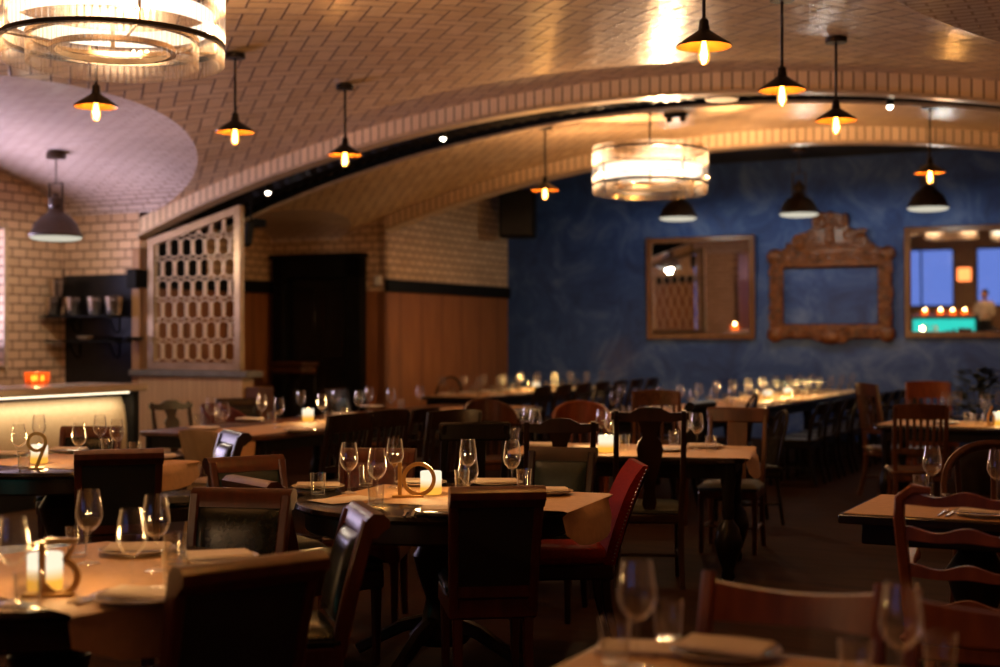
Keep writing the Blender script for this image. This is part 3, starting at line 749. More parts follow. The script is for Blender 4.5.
for px, D, u, lab in ((96, 9.96, -7.1, 'dish pendant nearest the large chandelier, in front of the pink vault'), (235, 11.2, -7.1, 'dish pendant second along the left row, right of the large chandelier'),
                      (345, 12.6, -7.1, 'dish pendant hanging just before the near arch, left row'), (545, 15.65, -7.1, 'dish pendant beyond the near arch, left of the small chandelier'),
                      (704, 7.9, -2.45, 'largest dish pendant, at the top of the picture'), (782, 9.3, -2.45, 'dish pendant in the middle of the right row of three'),
                      (836, 10.6, -2.45, 'dish pendant with visible canopy just before the near arch, right row'), (930, 14.0, -2.45, 'dish pendant beyond the near arch, in front of a black bell lamp')):
    x = (px-500)/F
    pendant(px, D, lab, u)

for k, (u, v, lab) in enumerate(((-2.45, 5.5, 'unseen dish pendant added above the small black edged table to light it'), (-2.45, 4.0, 'unseen dish pendant added above the bottom table to light it'),
                               (-7.1, 6.4, 'unseen dish pendant added beyond the left picture edge to light the tables'))):
    x, y = W(u, v); pendant(500+F*x/y, y, lab, u, 30 if u > -5 else 8)  # unseen pendants added to continue the rows and light the near tables
def chandelier(u, v, label, power=1):
    zb = 3.02; rr = .597
    t = thing('crystal_chandelier', label, 'chandelier', (*W(u, v), zb), 0, 'ring chandeliers of glass rods')
    H = .44
    def ring(r, z0, z1, n, name, rod=.011):
        mb = MB()
        for k in range(n):
            a = TAU*k/n
            mb.tube([(r*math.cos(a), r*math.sin(a), z0), (r*math.cos(a), r*math.sin(a), z1)], rod, 6)
        o = mb.build(name, 'rods', t); o['kind'] = 'stuff'; return o
    ring(rr, .125, H, 96, 'glass_rod_drum', .0165); ring(rr-.004, 0, .10, 96, 'glass_rod_fringe', .0165)
    ring(rr, H+.02, H+.06, 96, 'glass_rod_rim', .0165)
    ring(rr*.76, -.02, .12, 84, 'glass_rod_fringe', .0145)
    def hoop(r, z, h, name, m='dull_brass'):
        mb = MB(); mb.shell([(r-.016, z), (r+.016, z), (r+.016, z+h), (r-.016, z+h), (r-.016, z)], n=64); return mb.build(name, m, t)
    hoop(rr, .10, .022, 'hoop', 'dish'); hoop(rr, H, .02, 'hoop', 'dish'); hoop(rr*.76, .125, .024, 'hoop'); hoop(rr*.55, .06, .03, 'hoop')
    mb = MB()
    for k in range(4):
        a = TAU*k/4+.5
        mb.tube([(rr*math.cos(a), rr*math.sin(a), H+.01), (0, 0, H+.03)], .009, 6)
        mb.tube([(rr*.98*math.cos(a), rr*.98*math.sin(a), .11), (rr*.98*math.cos(a), rr*.98*math.sin(a), H)], .008, 6)
        mb.tube([(rr*.98*math.cos(a), rr*.98*math.sin(a), .112), (rr*.55*math.cos(a), rr*.55*math.sin(a), .09)], .007, 6)
    mb.tube([(0, 0, .08), (0, 0, H+.05)], .012, 8)
    mb.build('armature', 'dull_brass', t)
    zc = zmain(u, 2 if v > V1 else 1)-zb-.004
    mb = MB(); mb.tube([(0, 0, H+.04), (0, 0, zc-.03)], .011, 8); mb.build('rod', 'dish', t)
    mb = MB(); mb.lathe([(.09, zc-.05), (.09, zc-.01), (.07, zc), (0, zc)], n=20); mb.build('canopy', 'dish', t)
    mb = MB(); mb.shell([(.54, .20), (.552, .21), (.552, .285), (.54, .295), (.53, .25), (.54, .20)], n=64); mb.build('light_ring', 'bulb_warm', t)
    for k in range(8):
        a = TAU*k/8+.2
        if k % 2 == 0: lo = lamp('glow', (.34*math.cos(a), .34*math.sin(a), .25), CHAN*power/4, (1, .60, .30), .05, t, 'SPOT', rot=(0, R(-98), a)); lo.data.spot_size = R(140); lo.data.spot_blend = .8
    
CHAN = 1350
chandelier(-5.42, 5.9, 'large crystal ring chandelier cropped by the top left corner', 1.0)
chandelier(-.3806*13.9, 13.9, 'smaller looking lit crystal drum chandelier hanging before the blue wall')

def bell(u, v, zr, zc, label, on=22):
    t = thing('bell_pendant', label, 'pendant lamp', (*W(u, v), zr), RZ, 'bell pendants')
    mb = MB()
    prof = [(.05, .30), (.075, .28), (.085, .255), (.15, .215), (.215, .14), (.25, .06), (.262, .035), (.27, .03), (.27, .0)]
    mb.shell(prof, n=36); mb.cur = 1; mb.shell([(r-.006, z) for r, z in prof], n=36); mb.build('shade', ['bell', 'bell_in'], t, fix=False)
    mb = MB(); mb.lathe([(.262, .012), (.264, .0), (.25, -.022), (.2, -.035), (0, -.042)], n=30); mb.build('diffuser', 'frost' , t)
    mb = MB(); mb.lathe([(.03, .46), (.035, .42), (.07, .40), (.075, .33), (.05, .30)], n=18); mb.build('cap', 'bell', t)
    mb = MB(); mb.tube([(-.09, 0, .26), (-.09, 0, .56), (.09, 0, .56), (.09, 0, .26)], 1, sq=(.018, .03), up=(0, 1, 0)); mb.build('yoke', 'bell', t)
    h = zc-zr
    mb = MB(); mb.tube([(0, 0, .56), (0, 0, h-.02)], .008, 8)
    mb.build('chain', 'bell', t)
    mb = MB(); mb.lathe([(.10, h-.07), (.10, h-.01), (.09, h), (0, h)], n=20); mb.build('canopy', 'bell', t)
    if on: lamp('glow', (0, 0, -.06), on, (.95, .98, .90) if v > V1 else (1, .84, .64), .08, t)
MT['frost'] = emit('frosted_lamp_glass', (1, .93, .74), .55)
x, D = (56-500)/F, 14.5; bell(x*D*cT-D*sT, x*D*sT+D*cT, HC+100*D/F, lun(x*D*sT+D*cT, 8.75, 3.5, 1.37, .70)-.003, 'bronze bell pendant hanging over the bar counter', 45)
for px, py, lab in ((678, 218, 'black bell pendant half hidden under the small chandelier'), (799, 214, 'black bell pendant above the carved frame'), (928, 208, 'black bell pendant just below a lit dish pendant')):
    x = (px-500)/F; D = 18.9/(x*sT+cT); bell(x*D*cT-D*sT, 18.9, HC+(HOR-py)*D/F, 4.11, lab)

# little track spots in the slot
for px, py, lab in ((268, 192, 'small white spotlight low at the left end of the slot'), (443, 138, 'small white spotlight in the slot left of centre'), (890, 106, 'small white spotlight in the slot at the right')):
    x = (px-500)/F; v = V1+.62; D = v/(x*sT+cT); u = x*D*cT-D*sT; z = HC+(HOR-py)*D/F
    t = thing('track_spotlight', lab, 'spotlight', (*W(u, v), z), RZ, 'track spotlights in the ceiling slot')
    mb = MB(); mb.lathe([(.02, .13), (.034, .11), (.036, .02), (.033, .0)], n=14); mb.build('can', 'black', t)
    mb = MB(); mb.tube([(0, 0, .15), (0, 0, max(zlow(u, 2)+.19-z, .17))], .01, 6); mb.build('stem', 'black', t)
    mb = MB(); mb.ball((0, 0, -.005), .028, 10); mb.build('bulb', 'bulb_white', t)
x = (722-500)/F; v = V1+.7; D = v/(x*sT+cT); u = x*D*cT-D*sT
mb = MB(); mb.lathe([(.16, 0), (.16, .03), (.12, .06), (0, .06)], n=24); tag(mb.build('ceiling_speaker', 'white_metal', loc=(*W(u, v), HC+(HOR-100)*D/F)), 'round white ceiling speaker in the slot above the small chandelier', 'speaker')
x = (676-500)/F; v = S1+.9; D = v/(x*sT+cT); u = x*D*cT-D*sT
t = thing('ceiling_fixture', 'small dark fixture on the vault right of chandelier rod', 'fixture', (*W(u, v), zmain(u, 2)-.085), RZ)
mb = MB(); mb.box((0, 0, .055), (.26, .1, .05), .01); mb.build('base', 'dish', t)
for k in (-1, 1):
    mb = MB(); mb.lathe([(.03, 0), (.034, .04), (.02, .06)], (k*.08, 0, -.02), 12); mb.build('spot_head', 'dish', t)

# ------------------------------------------------------------------ chairs  (local: sitter looks to +y, back at -y)
def legs4(t, m, w, d0, d1, h, kind='taper', splay=.0):
    for sx in (-1, 1):
        mb = MB(); mb.tube([(sx*(w+splay), d1+splay, 0), (sx*w, d1, h)], [.65, 1], sq=(.045, .045), up=(0, 1, 0)) if kind == 'taper' else mb.lathe([(.014, 0), (.02, .03), (.016, .06), (.024, .18), (.02, .3), (.026, .34), (.02, h)], (sx*w, d1, 0), 10)
        mb.build('leg', m, t)
        mb = MB(); mb.tube([(sx*w*.95, d0-.06-splay, 0), (sx*w*.95, d0-.01, h*.6), (sx*w*.95, d0, h)], [.75, .95, 1], sq=(.042, .048), up=(0, 1, 0)); mb.build('leg', m, t)
def seat_pad(t, m, w, d, z, y=0, th=.07, name='seat'):
    mb = MB()
    def f(a, b):
        x = (a-.5)*2; y_ = (b-.5)*2
        k = (1-abs(x)**6)*(1-abs(y_)**6)
        return (x*w/2*(1-.06*(y_ < 0)*abs(y_)), y+y_*d/2, z+th*(.45+.55*k**.5))
    mb.pad(f, 14, 14)
    mb.box((0, y, z+th*.22), (w-.005, d-.005, th*.44), .012); return mb.build(name, m, t)
def ch_leather(t, H, w, o):
    fm, lm, bm = o.get('frame', 'wood_red'), o.get('leather', 'leather_green'), o.get('rear', 'back_cloth')
    hw = w/2
    legs4(t, fm, hw-.04, -.2, .2, .38)
    mb = MB(); mb.box((0, 0, .395), (w-.02, .46, .09), .01); mb.build('seat_frame', fm, t)
    seat_pad(t, lm, w-.01, .46, .435, .0, .075)
    def ln(z):                                # recline curve
        q = (z-.43)/(H-.43); return -.215-.085*q-.03*q*q
    for sx in (-1, 1):
        mb = MB(); pts = [(sx*(hw-.02-.012*(1-q)), ln(.40+(H-.43)*q), .40+(H-.43)*q) for q in [k/8 for k in range(9)]]
        mb.tube(pts, 1, sq=(.04, .055), up=(0, 1, 0)); mb.build('stile', fm, t)
    mb = MB()                                  # scroll crest rail
    pr = [(ln(H-.06)+.022, H-.075), (ln(H-.02)+.018, H-.02), (ln(H)-.0, H), (ln(H)-.035, H-.002), (ln(H)-.058, H-.022), (ln(H)-.056, H-.05), (ln(H)-.035, H-.062), (ln(H-.06)-.03, H-.085)]
    mb.prism([(a, b) for a, b in pr], w, Matrix.Rotation(R(90), 4, 'Z')); mb.build('crest_rail', fm, t)
    mb = MB(); mb.box((0, ln(.47), .47), (w-.06, .045, .07), .01); mb.build('lower_rail', fm, t)
    mb = MB()
    def f(a, b):
        x = (a-.5)*(w-.075); z = .50+(H-.575)*b; k = ((1-abs(2*a-1)**4)*(1-abs(2*b-1)**4))**.5
        return (x, ln(z)+.012+.038*k, z)
    mb.pad(f, 12, 14); mb.build('back_cushion', lm, t, fix=False)
    mb = MB(); mb.pad(lambda a, b: ((.5-a)*(w-.072), ln(.49+(H-.56)*b)-.022, .49+(H-.56)*b), 4, 8); mb.build('back_panel', bm, t, fix=False)
def ch_parsons(t, H, w, o):
    m = o.get('leather', 'red_fabric'); fm = o.get('frame', 'wood_dark')
    legs4(t, fm, w/2-.04, -.2, .2, .36)
    mb = MB(); mb.box((0, 0, .385), (w, .48, .075), .012); mb.build('seat_frame', fm, t)
    seat_pad(t, m, w, .48, .42, .0, .075)
    mb = MB()
    def ln(q): return -.22-.11*q-.05*q*q
    n = 10; vs = []
    for k in range(n+1):
        q = k/n; z = .42+(H-.42)*q; e = .03*(q**8)
        vs += [(-w/2, ln(q)+.035-e, z), (w/2, ln(q)+.035-e, z), (w/2, ln(q)-.02, z), (-w/2, ln(q)-.02, z)]
    fs = [(0, 1, 2, 3), (4*n, 4*n+1, 4*n+2, 4*n+3)]+[(4*k+j, 4*k+(j+1) % 4, 4*k+4+(j+1) % 4, 4*k+4+j) for k in range(n) for j in range(4)]
    mb.add(vs, fs); mb.build('backrest', m, t)
    mb = MB(); mb.pad(lambda a, b: ((.5-a)*w, ln(b)-.026, .42+(H-.43)*b), 4, 10); mb.build('back_panel', fm, t, fix=False)
    mb = MB()
    for sx in (-1, 1):
        for k in range(26):
            q = k/25; mb.ball((sx*(w/2+.001), ln(q)-.008, .44+(H-.46)*q), .005, 6)
    mb.build('nail_trim', 'steel', t)
def posts(t, m, H, hw, top=None, lean=.10, sz=(.036, .04)):
    for sx in (-1, 1):
        mb = MB(); mb.tube([(sx*(hw-.005), -.27, 0), (sx*(hw-.012), -.215, .22), (sx*(hw-.012), -.2, .45), (sx*hw, -.225, .65), (sx*hw, -.2-lean, H)], [.85, 1, 1, 1, .8], sq=sz, up=(0, 1, 0)); mb.build('leg', m, t)
def yb(z, H, lean=.10): 
    return -.2-.025*min(1, (z-.45)/.2) - (lean-.025)*max(0, (z-.65)/(H-.65))
def base(t, m, w, o, turned=False):
    hw = w/2-.03
    for sx in (-1, 1):
        mb = MB()
        if turned: mb.lathe([(.015, 0), (.022, .04), (.016, .08), (.025, .2), (.018, .32), (.024, .36), (.022, .42)], (sx*hw, .19, 0), 10)
        else: mb.tube([(sx*hw, .19, 0), (sx*hw, .19, .42)], [.7, 1], sq=(.042, .042), up=(0, 1, 0))
        mb.build('leg', m, t)
    mb = MB(); mb.box((0, 0, .41), (w-.02, .43, .06), .01); mb.build('seat_frame', m, t)
    if o.get('seat'): seat_pad(t, o['seat'], w-.01, .44, .435, .005, .055)
    else:
        mb = MB(); mb.box((0, 0, .452), (w+.02, .46, .035), .015); mb.build('seat', m, t)
    mb = MB(); mb.tube([(-hw, -.0, .16), (hw, 0, .16)], .011, 8)
    for sx in (-1, 1): mb.tube([(sx*hw, -.235, .17), (sx*hw, .19, .17)], .011, 8)
    mb.build('stretcher', m, t)
def ch_splat(t, H, w, o):
    m = o.get('frame', 'wood_dark'); base(t, m, w, o); hw = w/2-.02; posts(t, m, H-.02, hw)
    mb = MB()
    top = [(-hw-.03, H-.075), (-hw-.03, H-.03), (-hw*.6, H-.035), (-hw*.3, H-.004), (0, H), (hw*.3, H-.004), (hw*.6, H-.035), (hw+.03, H-.03), (hw+.03, H-.075), (hw*.6, H-.09), (hw*.25, H-.085), (-hw*.25, H-.085), (-hw*.6, H-.09)]
    mb.prism(top, .028, Matrix.Translation((0, yb(H-.05, H), 0))); mb.build('crest_rail', m, t)
    mb = MB(); L = H-.08-.47
    sp_ = [(.045, 0), (.06, .06), (.045, .2), (.05, .3), (.095, .55), (.11, .68), (.095, .76), (.06, .82), (.07, .9), (.1, 1)]
    out = [(-x, q) for x, q in sp_][::-1]; out = [(x, q) for x, q in sp_]+out
    k = w/.44
    a = math.atan2(.085, L)
    T = Matrix.Translation((0, -.205, .47)) @ Matrix.Rotation(a, 4, 'X')
    mb.prism([(x*k*.72, q*L*1.01) for x, q in out], .016, T); mb.build('splat', m, t)
def ch_slat(t, H, w, o, n=6, rail=.11):
    m = o.get('frame', 'wood_dark'); base(t, m, w, o, True); hw = w/2-.02; posts(t, m, H+o.get('post', -.01), hw)
    r = o.get('rail', rail)
    def curved(z0, z1, name):
        mb = MB(); N_ = 10; vs = []
        for k in range(N_+1):
            x = -hw-.012+(2*hw+.024)*k/N_; bow = -.035*(1-(x/hw)**2); rise = o.get('rise', .012)*(1-(x/hw)**2)
            for z in (z0, z1+rise):
                y = yb(z, H)+bow; vs += [(x, y+.011, z), (x, y-.011, z)]
        fs = [(0, 1, 3, 2), (4*N_, 4*N_+2, 4*N_+3, 4*N_+1)]
        for k in range(N_): b = 4*k; fs += [(b, b+2, b+6, b+4), (b+1, b+5, b+7, b+3), (b+2, b+3, b+7, b+6), (b, b+4, b+5, b+1)]
        mb.add(vs, fs); mb.build(name, m, t)
    curved(H-r, H, 'crest_rail'); curved(*o.get('low', (.60, .635)), 'lower_rail')
    nn = o.get('slats', n)
    for k in range(nn):
        x = (-hw+.04)+(2*hw-.08)*k/max(1, nn-1); bow = -.035*(1-(x/hw)**2)
        mb = MB(); mb.tube([(x*.95, yb(.62, H)+bow, .62), (x, yb(H-r, H)+bow, H-r+.02)], 1, sq=(.022, .010), up=(0, 1, 0)); mb.build('slat', m, t)
def ch_plank(t, H, w, o):
    m = o.get('frame', 'wood_mid'); base(t, m, w, o); hw = w/2-.02; posts(t, m, H-.01, hw)
    mb = MB(); mb.box((0, yb(H-.05, H), H-.05), (w+.02, .03, .11), .012); mb.build('crest_rail', m, t)
    mb = MB(); a = math.atan2(.08, H-.6); mb.box((0, (yb(.5, H)+yb(H-.1, H))/2, (.47+H-.1)/2), (w*.34, .016, H-.1-.46), .005, rot=(a, 0, 0)); mb.build('splat', m, t)
def ch_round(t, H, w, o):
    """carved top rail with three roundels over slats"""
    ch_slat(t, H, w, dict(o, rail=.12, slats=4))
    mb = MB()
    for k in (-1, 0, 1):
        x = k*w*.27; y = yb(H-.06, H)-.035*(1-(x/(w/2))**2)
        for sgn in (1, -1): mb.tube([(x+.033*math.cos(TAU*j/16), y+sgn*.012, H-.055+.033*math.sin(TAU*j/16)) for j in range(17)], .006, 6, cap=False); mb.ball((x, y+sgn*.010, H-.055), .012, 8)
    mb.build('roundel', o.get('frame', 'wood_mid'), t)
def ch_windsor(t, H, w, o):
    m = o.get('frame', 'wood_black'); base(t, m, w, dict(o, seat=None), True); hw = w/2-.01
    bow = [(hw*math.sin(a)*1.0, -.2-.13*max(0, math.cos(a)), .47+(H-.47)*max(0, math.cos(a))**.62) for a in [R(-90+180*k/20) for k in range(21)]]
    mb = MB(); mb.tube(bow, .014, 8); mb.build('bow', m, t)
    for sx in (-1, 1):
        mb = MB(); mb.tube([(sx*(hw-.03), -.25, 0), (sx*(hw-.05), -.19, .45)], [.014, .018], 8); mb.build('leg', m, t)
    for k in range(7):
        x = -hw*.8+hw*1.6*k/6; a = math.asin(x/hw); z = .47+(H-.47)*math.cos(a)**.62
        mb = MB(); mb.tube([(x*.75, -.19, .47), (x, -.2-.13*math.cos(a), z)], .007, 6); mb.build('spindle', m, t)
def ch_barrel(t, H, w, o):
    m = o.get('frame', 'wood_orange'); base(t, m, w, o, True)
    mb = MB(); N_ = 16; vs = []; n2 = 6; hw = w/2+.02
    def pt(a, q, off): 
        r = 1+off/hw; ang = R(-100+200*a); top = H-.14*abs(2*a-1)**2.2
        z = (H-.17-.02*abs(2*a-1))+(top-(H-.17))*q
        return (hw*r*math.sin(ang), -.02-.26*r*math.cos(ang), z)
    for side in (0, 1):
        mb.pad(lambda a, b: pt(a, b, .024*(side-.5)), N_, 4)
    mb.tube([pt(k/24, 1, 0) for k in range(25)], .017, 8); mb.tube([pt(k/24, 0, 0) for k in range(25)], .015, 8)
    mb.build('backrest', m, t, fix=True)
    for k in range(9):
        a = .1+.8*k/8; p = pt(a, 0, 0)
        mb = MB(); mb.tube([(p[0]*.82, p[1]*.8, .46), p], .009, 6); mb.build('spindle', m, t)
    for sx in (-1, 1):
        mb = MB(); mb.tube([(sx*(hw-.05), -.22, 0), (sx*(hw-.07), -.17, .45)], [.014, .018], 8); mb.build('leg', m, t)
def ch_ladder(t, H, w, o):
    m = o.get('frame', 'wood_mid'); base(t, m, w, o); hw = w/2-.02
    for sx in (-1, 1):
        mb = MB(); pts = [(sx*(hw-.01), -.28, 0), (sx*(hw-.015), -.215, .25), (sx*(hw-.01), -.2, .45), (sx*(hw+.005), -.225, .65), (sx*(hw+.02), -.275, H-.12), (sx*(hw+.012), -.295, H-.05), (sx*(hw-.03), -.3, H-.018), (sx*(hw-.09), -.3, H-.022)]
        mb.tube(pts, [.85, 1, 1, 1, .95, .9, .9, .6], sq=(.038, .04), up=(0, 1, 0)); mb.build('leg', m, t)
    zs = [H-.055, H-.18, H-.31, H-.43]
    for z in zs:
        mb = MB(); N_ = 20; vs = []
        up_ = []; dn = []
        for k in range(N_+1):
            x = -hw+2*hw*k/N_; q = x/hw
            wv = .009*math.cos(q*PI*2)*(1-.3*abs(q)); th = .02+.003*math.cos(q*PI*2)
            up_.append((x, z+wv+th)); dn.append((x, z+wv*.75-th))
        mb.prism(up_+dn[::-1], .02, Matrix.Translation((0, -.225-.075*max(0, (z-.65)/(H-.65)), 0))); mb.build('back_rung', m, t)
    if o.get('arms'):
        for sx in (-1, 1):
            mb = MB(); mb.tube([(sx*hw, -.23, .70), (sx*(hw+.03), -.05, .69), (sx*(hw+.05), .12, .70), (sx*(hw+.05), .17, .685)], [.8, .9, 1.1, .9], sq=(.05, .035)); mb.build('arm', m, t)
def ch_arm(t, H, w, o):
    m = o.get('frame', 'wood_mid'); base(t, m, w, o); hw = w/2
    mb = MB(); pts = []
    for k in range(25):
        a = R(-112+224*k/24); zz = .66+(H-.66)*max(0, math.cos(a))**.7 if abs(a) < PI/2 else .66
        pts.append((hw*1.12*math.sin(a), -.0-.27*math.cos(a), zz))
    mb.tube(pts, 1, sq=(.035, .05)); mb.build('arm_rail', m, t)
    for k in (3, 7, 12, 17, 21):
        mb = MB(); p = pts[k]; mb.tube([(p[0]*.8, p[1]*.85, .45), (p[0]*.93, p[1]*.98, .45+(p[2]-.45)*.55), p], 1, sq=(.03, .026), up=(0, 1, 0)); mb.build('back_post', m, t)
    for sx in (-1, 1):
        mb = MB(); mb.tube([(sx*(hw-.03), -.24, 0), (sx*(hw-.05), -.19, .45)], 1, sq=(.038, .038), up=(0, 1, 0)); mb.build('leg', m, t)
def ch_rail(t, H, w, o): ch_slat(t, H, w, dict(o, rail=.095, slats=0, rise=-.022, post=.02, low=(H-.19, H-.15)))
CHS = dict(leather=ch_leather, parsons=ch_parsons, splat=ch_splat, slat=ch_slat, plank=ch_plank, roundel=ch_round, windsor=ch_windsor, barrel=ch_barrel, ladder=ch_ladder, arm=ch_arm, rail=ch_rail)
NAMES = dict(leather='upholstered_chair', parsons='upholstered_chair', splat='splat_back_chair', slat='slat_back_chair', plank='dining_chair', roundel='carved_chair', windsor='windsor_chair', barrel='barrel_back_chair', ladder='ladder_back_chair', arm='armchair', rail='rail_back_chair')
CACHE = {}
def chair_at(style, x, y, face, H, label, w=.42, group=None, **o):
    """x, y: seat centre; face: degrees anticlockwise from straight away"""
    key = (style, H, w, tuple(sorted(o.items())))
    if key in CACHE: return dup(CACHE[key], (x, y, 0), R(face), label, group)
    t = thing(NAMES[style], label, 'chair', (x, y, 0), R(face), group)
    CHS[style](t, H, w, o); CACHE[key] = t
    return t
def CH(style, px, py, H, face, label, **o):
    """px, py: where the top of the backrest is seen"""
    x, y = P(px, py, H); b = dict(parsons=.38, leather=.335).get(style, .3)
    return chair_at(style, x-b*math.sin(R(face)), y+b*math.cos(R(face)), face, H, label, **o)
CH('leather', 250, 557, .89, 40, 'dark upholstered chair with its back to us at the table numbered thirteen', frame='wood_red', w=.46)
CH('leather', 364, 507, .89, 106, 'dark leather chair seen from the side with bluish glint, beside the number thirteen table', frame='wood_red')
CH('leather', 243, 488, .88, 170, 'green leather chair facing us beyond the table numbered thirteen', frame='wood_red', w=.43)
CH('leather', 245, 456, .89, 214, 'faded teal leather chair just behind the green leather chair', frame='wood_red', leather='leather_teal')
CH('leather', 254, 478, .873, -52, 'red-framed chair at the left side of the table numbered ten', frame='wood_red')
CH('leather', 119, 449, .905, 18, 'black-backed upholstered chair in front of the table numbered nine', frame='wood_red', w=.46)
CH('leather', 234, 431, .89, 118, 'side-on leather chair with pale blue glint near the table numbered nine', frame='wood_dark')
CH('leather', 92, 426, .89, 180, 'wood framed dark leather chair on the far side of the table numbered nine', frame='wood_red')
CH('leather', 497, 486, .905, 8, 'tall dark upholstered chair with its back to us before the table numbered ten', frame='wood_red', w=.385)
CH('leather', 563, 447, .88, 164, 'dark green leather chair facing us at the right of the table numbered ten', frame='wood_dark', leather='leather_teal', w=.385)
CH('leather', 378, 448, .89, 176, 'low wine-red leather chair beyond the table numbered ten', frame='wood_red', leather='leather_wine')
CH('parsons', 637, 462, .888, 94, 'bright red upholstered chair seen from the side at the number ten table', w=.42)
CH('slat', 351, 415, .98, 50, 'dark slat back chair left of the pair in front of the long candle table', frame='wood_dark')
CH('slat', 389, 411, .98, 50, 'dark slat back chair right of the pair in front of the long candle table', frame='wood_dark')
CH('slat', 426, 409, .90, 60, 'dark slat back chair third along the long candle table', frame='wood_dark')
CH('slat', 455, 411, 1.03, 35, 'dark slat back chair behind the plain dark chair, left of the number seven table', frame='wood_dark')
CH('plank', 475, 423, 1.0, 8, 'plain dark chair standing between the tables numbered ten and seven', frame='wood_black', w=.40)
CH('splat', 560, 418, 1.038, 0, 'dark splat back chair at the left end of the table numbered seven', frame='wood_dark', w=.42, seat='seat_grey')
CH('splat', 650, 407, 1.085, -4, 'tall dark splat back chair in front of the table numbered seven', frame='wood_dark', w=.44, seat='seat_grey')
CH('plank', 738, 408, .985, 162, 'chestnut chair with broad splat at the right end of the number seven table', frame='wood_mid', w=.43, seat='seat_grey')
CH('roundel', 656, 391, 1.05, 180, 'chestnut chair with three carved roundels on its top rail', frame='wood_mid', w=.42)
CH('barrel', 580, 402, .95, 180, 'red-brown barrel back chair beyond the table numbered seven', frame='wood_orange', w=.43)
CH('windsor', 753, 394, .95, 63, 'black round topped spindle chair at the long table by the blue wall', frame='wood_black')
CH('windsor', 781, 411, .90, 100, 'dark bent wood chair side-on right of the broad splat chair', frame='wood_black', w=.43)
CH('slat', 866, 384, 1.06, -78, 'chestnut chair side-on facing right near the end of the long table', frame='wood_mid', w=.44)
CH('slat', 921, 405, .98, -10, 'chestnut spindle back chair before the table with the number six', frame='wood_mid', w=.42, slats=7)
CH('slat', 928, 382, 1.02, 172, 'orange stained chair with broad top rail beyond the number six table', frame='wood_orange', w=.48, rail=.17)
CH('arm', 993, 444, .92, 165, 'bent wood armchair on the far side of the small black edged table', frame='wood_mid', w=.48)
CH('ladder', 966, 486, 1.0, -27, 'chestnut ladder back armchair with wavy rungs before the black edged table', frame='wood_orange', w=.45, arms=1)
CH('rail', 793, 586, .90, 153, 'red-brown rail back chair in the right foreground, whole back visible', frame='wood_orange', w=.46)
CH('rail', 1012, 607, .90, 153, 'red-brown rail back chair cut off by the bottom right corner', frame='wood_orange', w=.46)
CH('splat', 170, 400, .93, -140, 'dark splat back chair in front of the pale plank partition', frame='wood_dark', w=.40)
CH('barrel', 207, 404, .87, -125, 'small red chair partly hidden at the long candle table', frame='leather_wine', w=.40)
CH('leather', 238, 398, .895, -155, 'dark square backed chair on the far side of the long candle table', frame='wood_dark', leather='leather_black')
CH('slat', 197, 431, .83, -27, 'pale wood chair with solid back rail at the end of the long candle table', frame='wood_pale', w=.34, rail=.24)
CH('barrel', 481, 400, .95, 200, 'red-brown rounded chair right of the long candle table', frame='wood_mid', w=.42)
CH('windsor', 450, 377, .95, 20, 'black round backed chair by the panelled wall', frame='wood_black')
CH('leather', 700, 401, .96, 58, 'black chair at the near end of the long glass lined table', frame='wood_black', leather='leather_black', w=.45)
for k, v in ((1, 12.9),):
    x, y = W(-8.3, v); chair_at('leather', x, y, -117, .93, ('dark leather chair behind the candle of the long table', 'dark leather chair at far left end of the long candle table')[k], frame='wood_dark', leather='leather_black')
for k in range(13):
    if k in (0, 1, 2): continue                    # the round topped chair stands here
    x, y = W(-3.75, 12.1+k*.62); chair_at('slat', x, y, 63, .83, 'black slat back chair in the dark row along the long table by the blue wall', w=.44, group='black chairs along the long table', frame='wood_black', slats=5)
for k in range(7):
    x, y = W(-7.45, 15.2+k*.62); chair_at('slat', x, y, 63, .90, 'dark slat back chair in the row along the table by the panelled wall', w=.44, group='dark chairs by the panelled wall', frame='wood_dark', slats=5)

# ------------------------------------------------------------------ tables
def pedestal(t, r, m, h, turn=.6):
    mb = MB(); mb.lathe([(.12, .10), (.15, .14), (.09, .2), (.07, .3), (.11, .42), (.13, .5), (.08, .58), (.10, h-.05), (.16, h)], n=18); mb.build('pedestal', m, t)
    for k in range(4):
        a = TAU*k/4+turn; mb = MB(); c, s = math.cos(a), math.sin(a)
        mb.tube([(c*.06, s*.06, .2), (c*.2, s*.2, .16), (c*r*.55, s*r*.55, .07), (c*r*.66, s*r*.66, .03)], [1, 1, .8, .9], sq=(.06, .06)); mb.build('foot', m, t)
def round_table(x, y, r, label, turn=.6):
    t = thing('round_table', label, 'table', (x, y, 0))
    mb = MB(); mb.lathe([(r-.03, TZ-.04), (r-.008, TZ-.034), (r, TZ-.02), (r-.006, TZ-.004), (r-.015, TZ), (0, TZ)], n=64); mb.build('tabletop', 'top_black', t)
    mb = MB(); mb.shell([(r-.06, TZ-.13), (r-.05, TZ-.12), (r-.05, TZ-.04), (r-.09, TZ-.04), (r-.09, TZ-.13), (r-.06, TZ-.13)], n=64); mb.build('apron', 'wood_dark', t)
    pedestal(t, r, 'wood_dark', TZ-.04, turn)
    return t
def turned_leg(t, x, y, m='wood_black', bulb=1):
    mb = MB(); mb.lathe([(.03, 0), (.045, .03), (.035, .07), (.05*bulb, .16), (.065*bulb, .24), (.05*bulb, .33), (.03, .38), (.04, .42), (.034, .5), (.045, .6), (.045, TZ-.04)], (x, y, 0), 16); mb.build('leg', m, t)
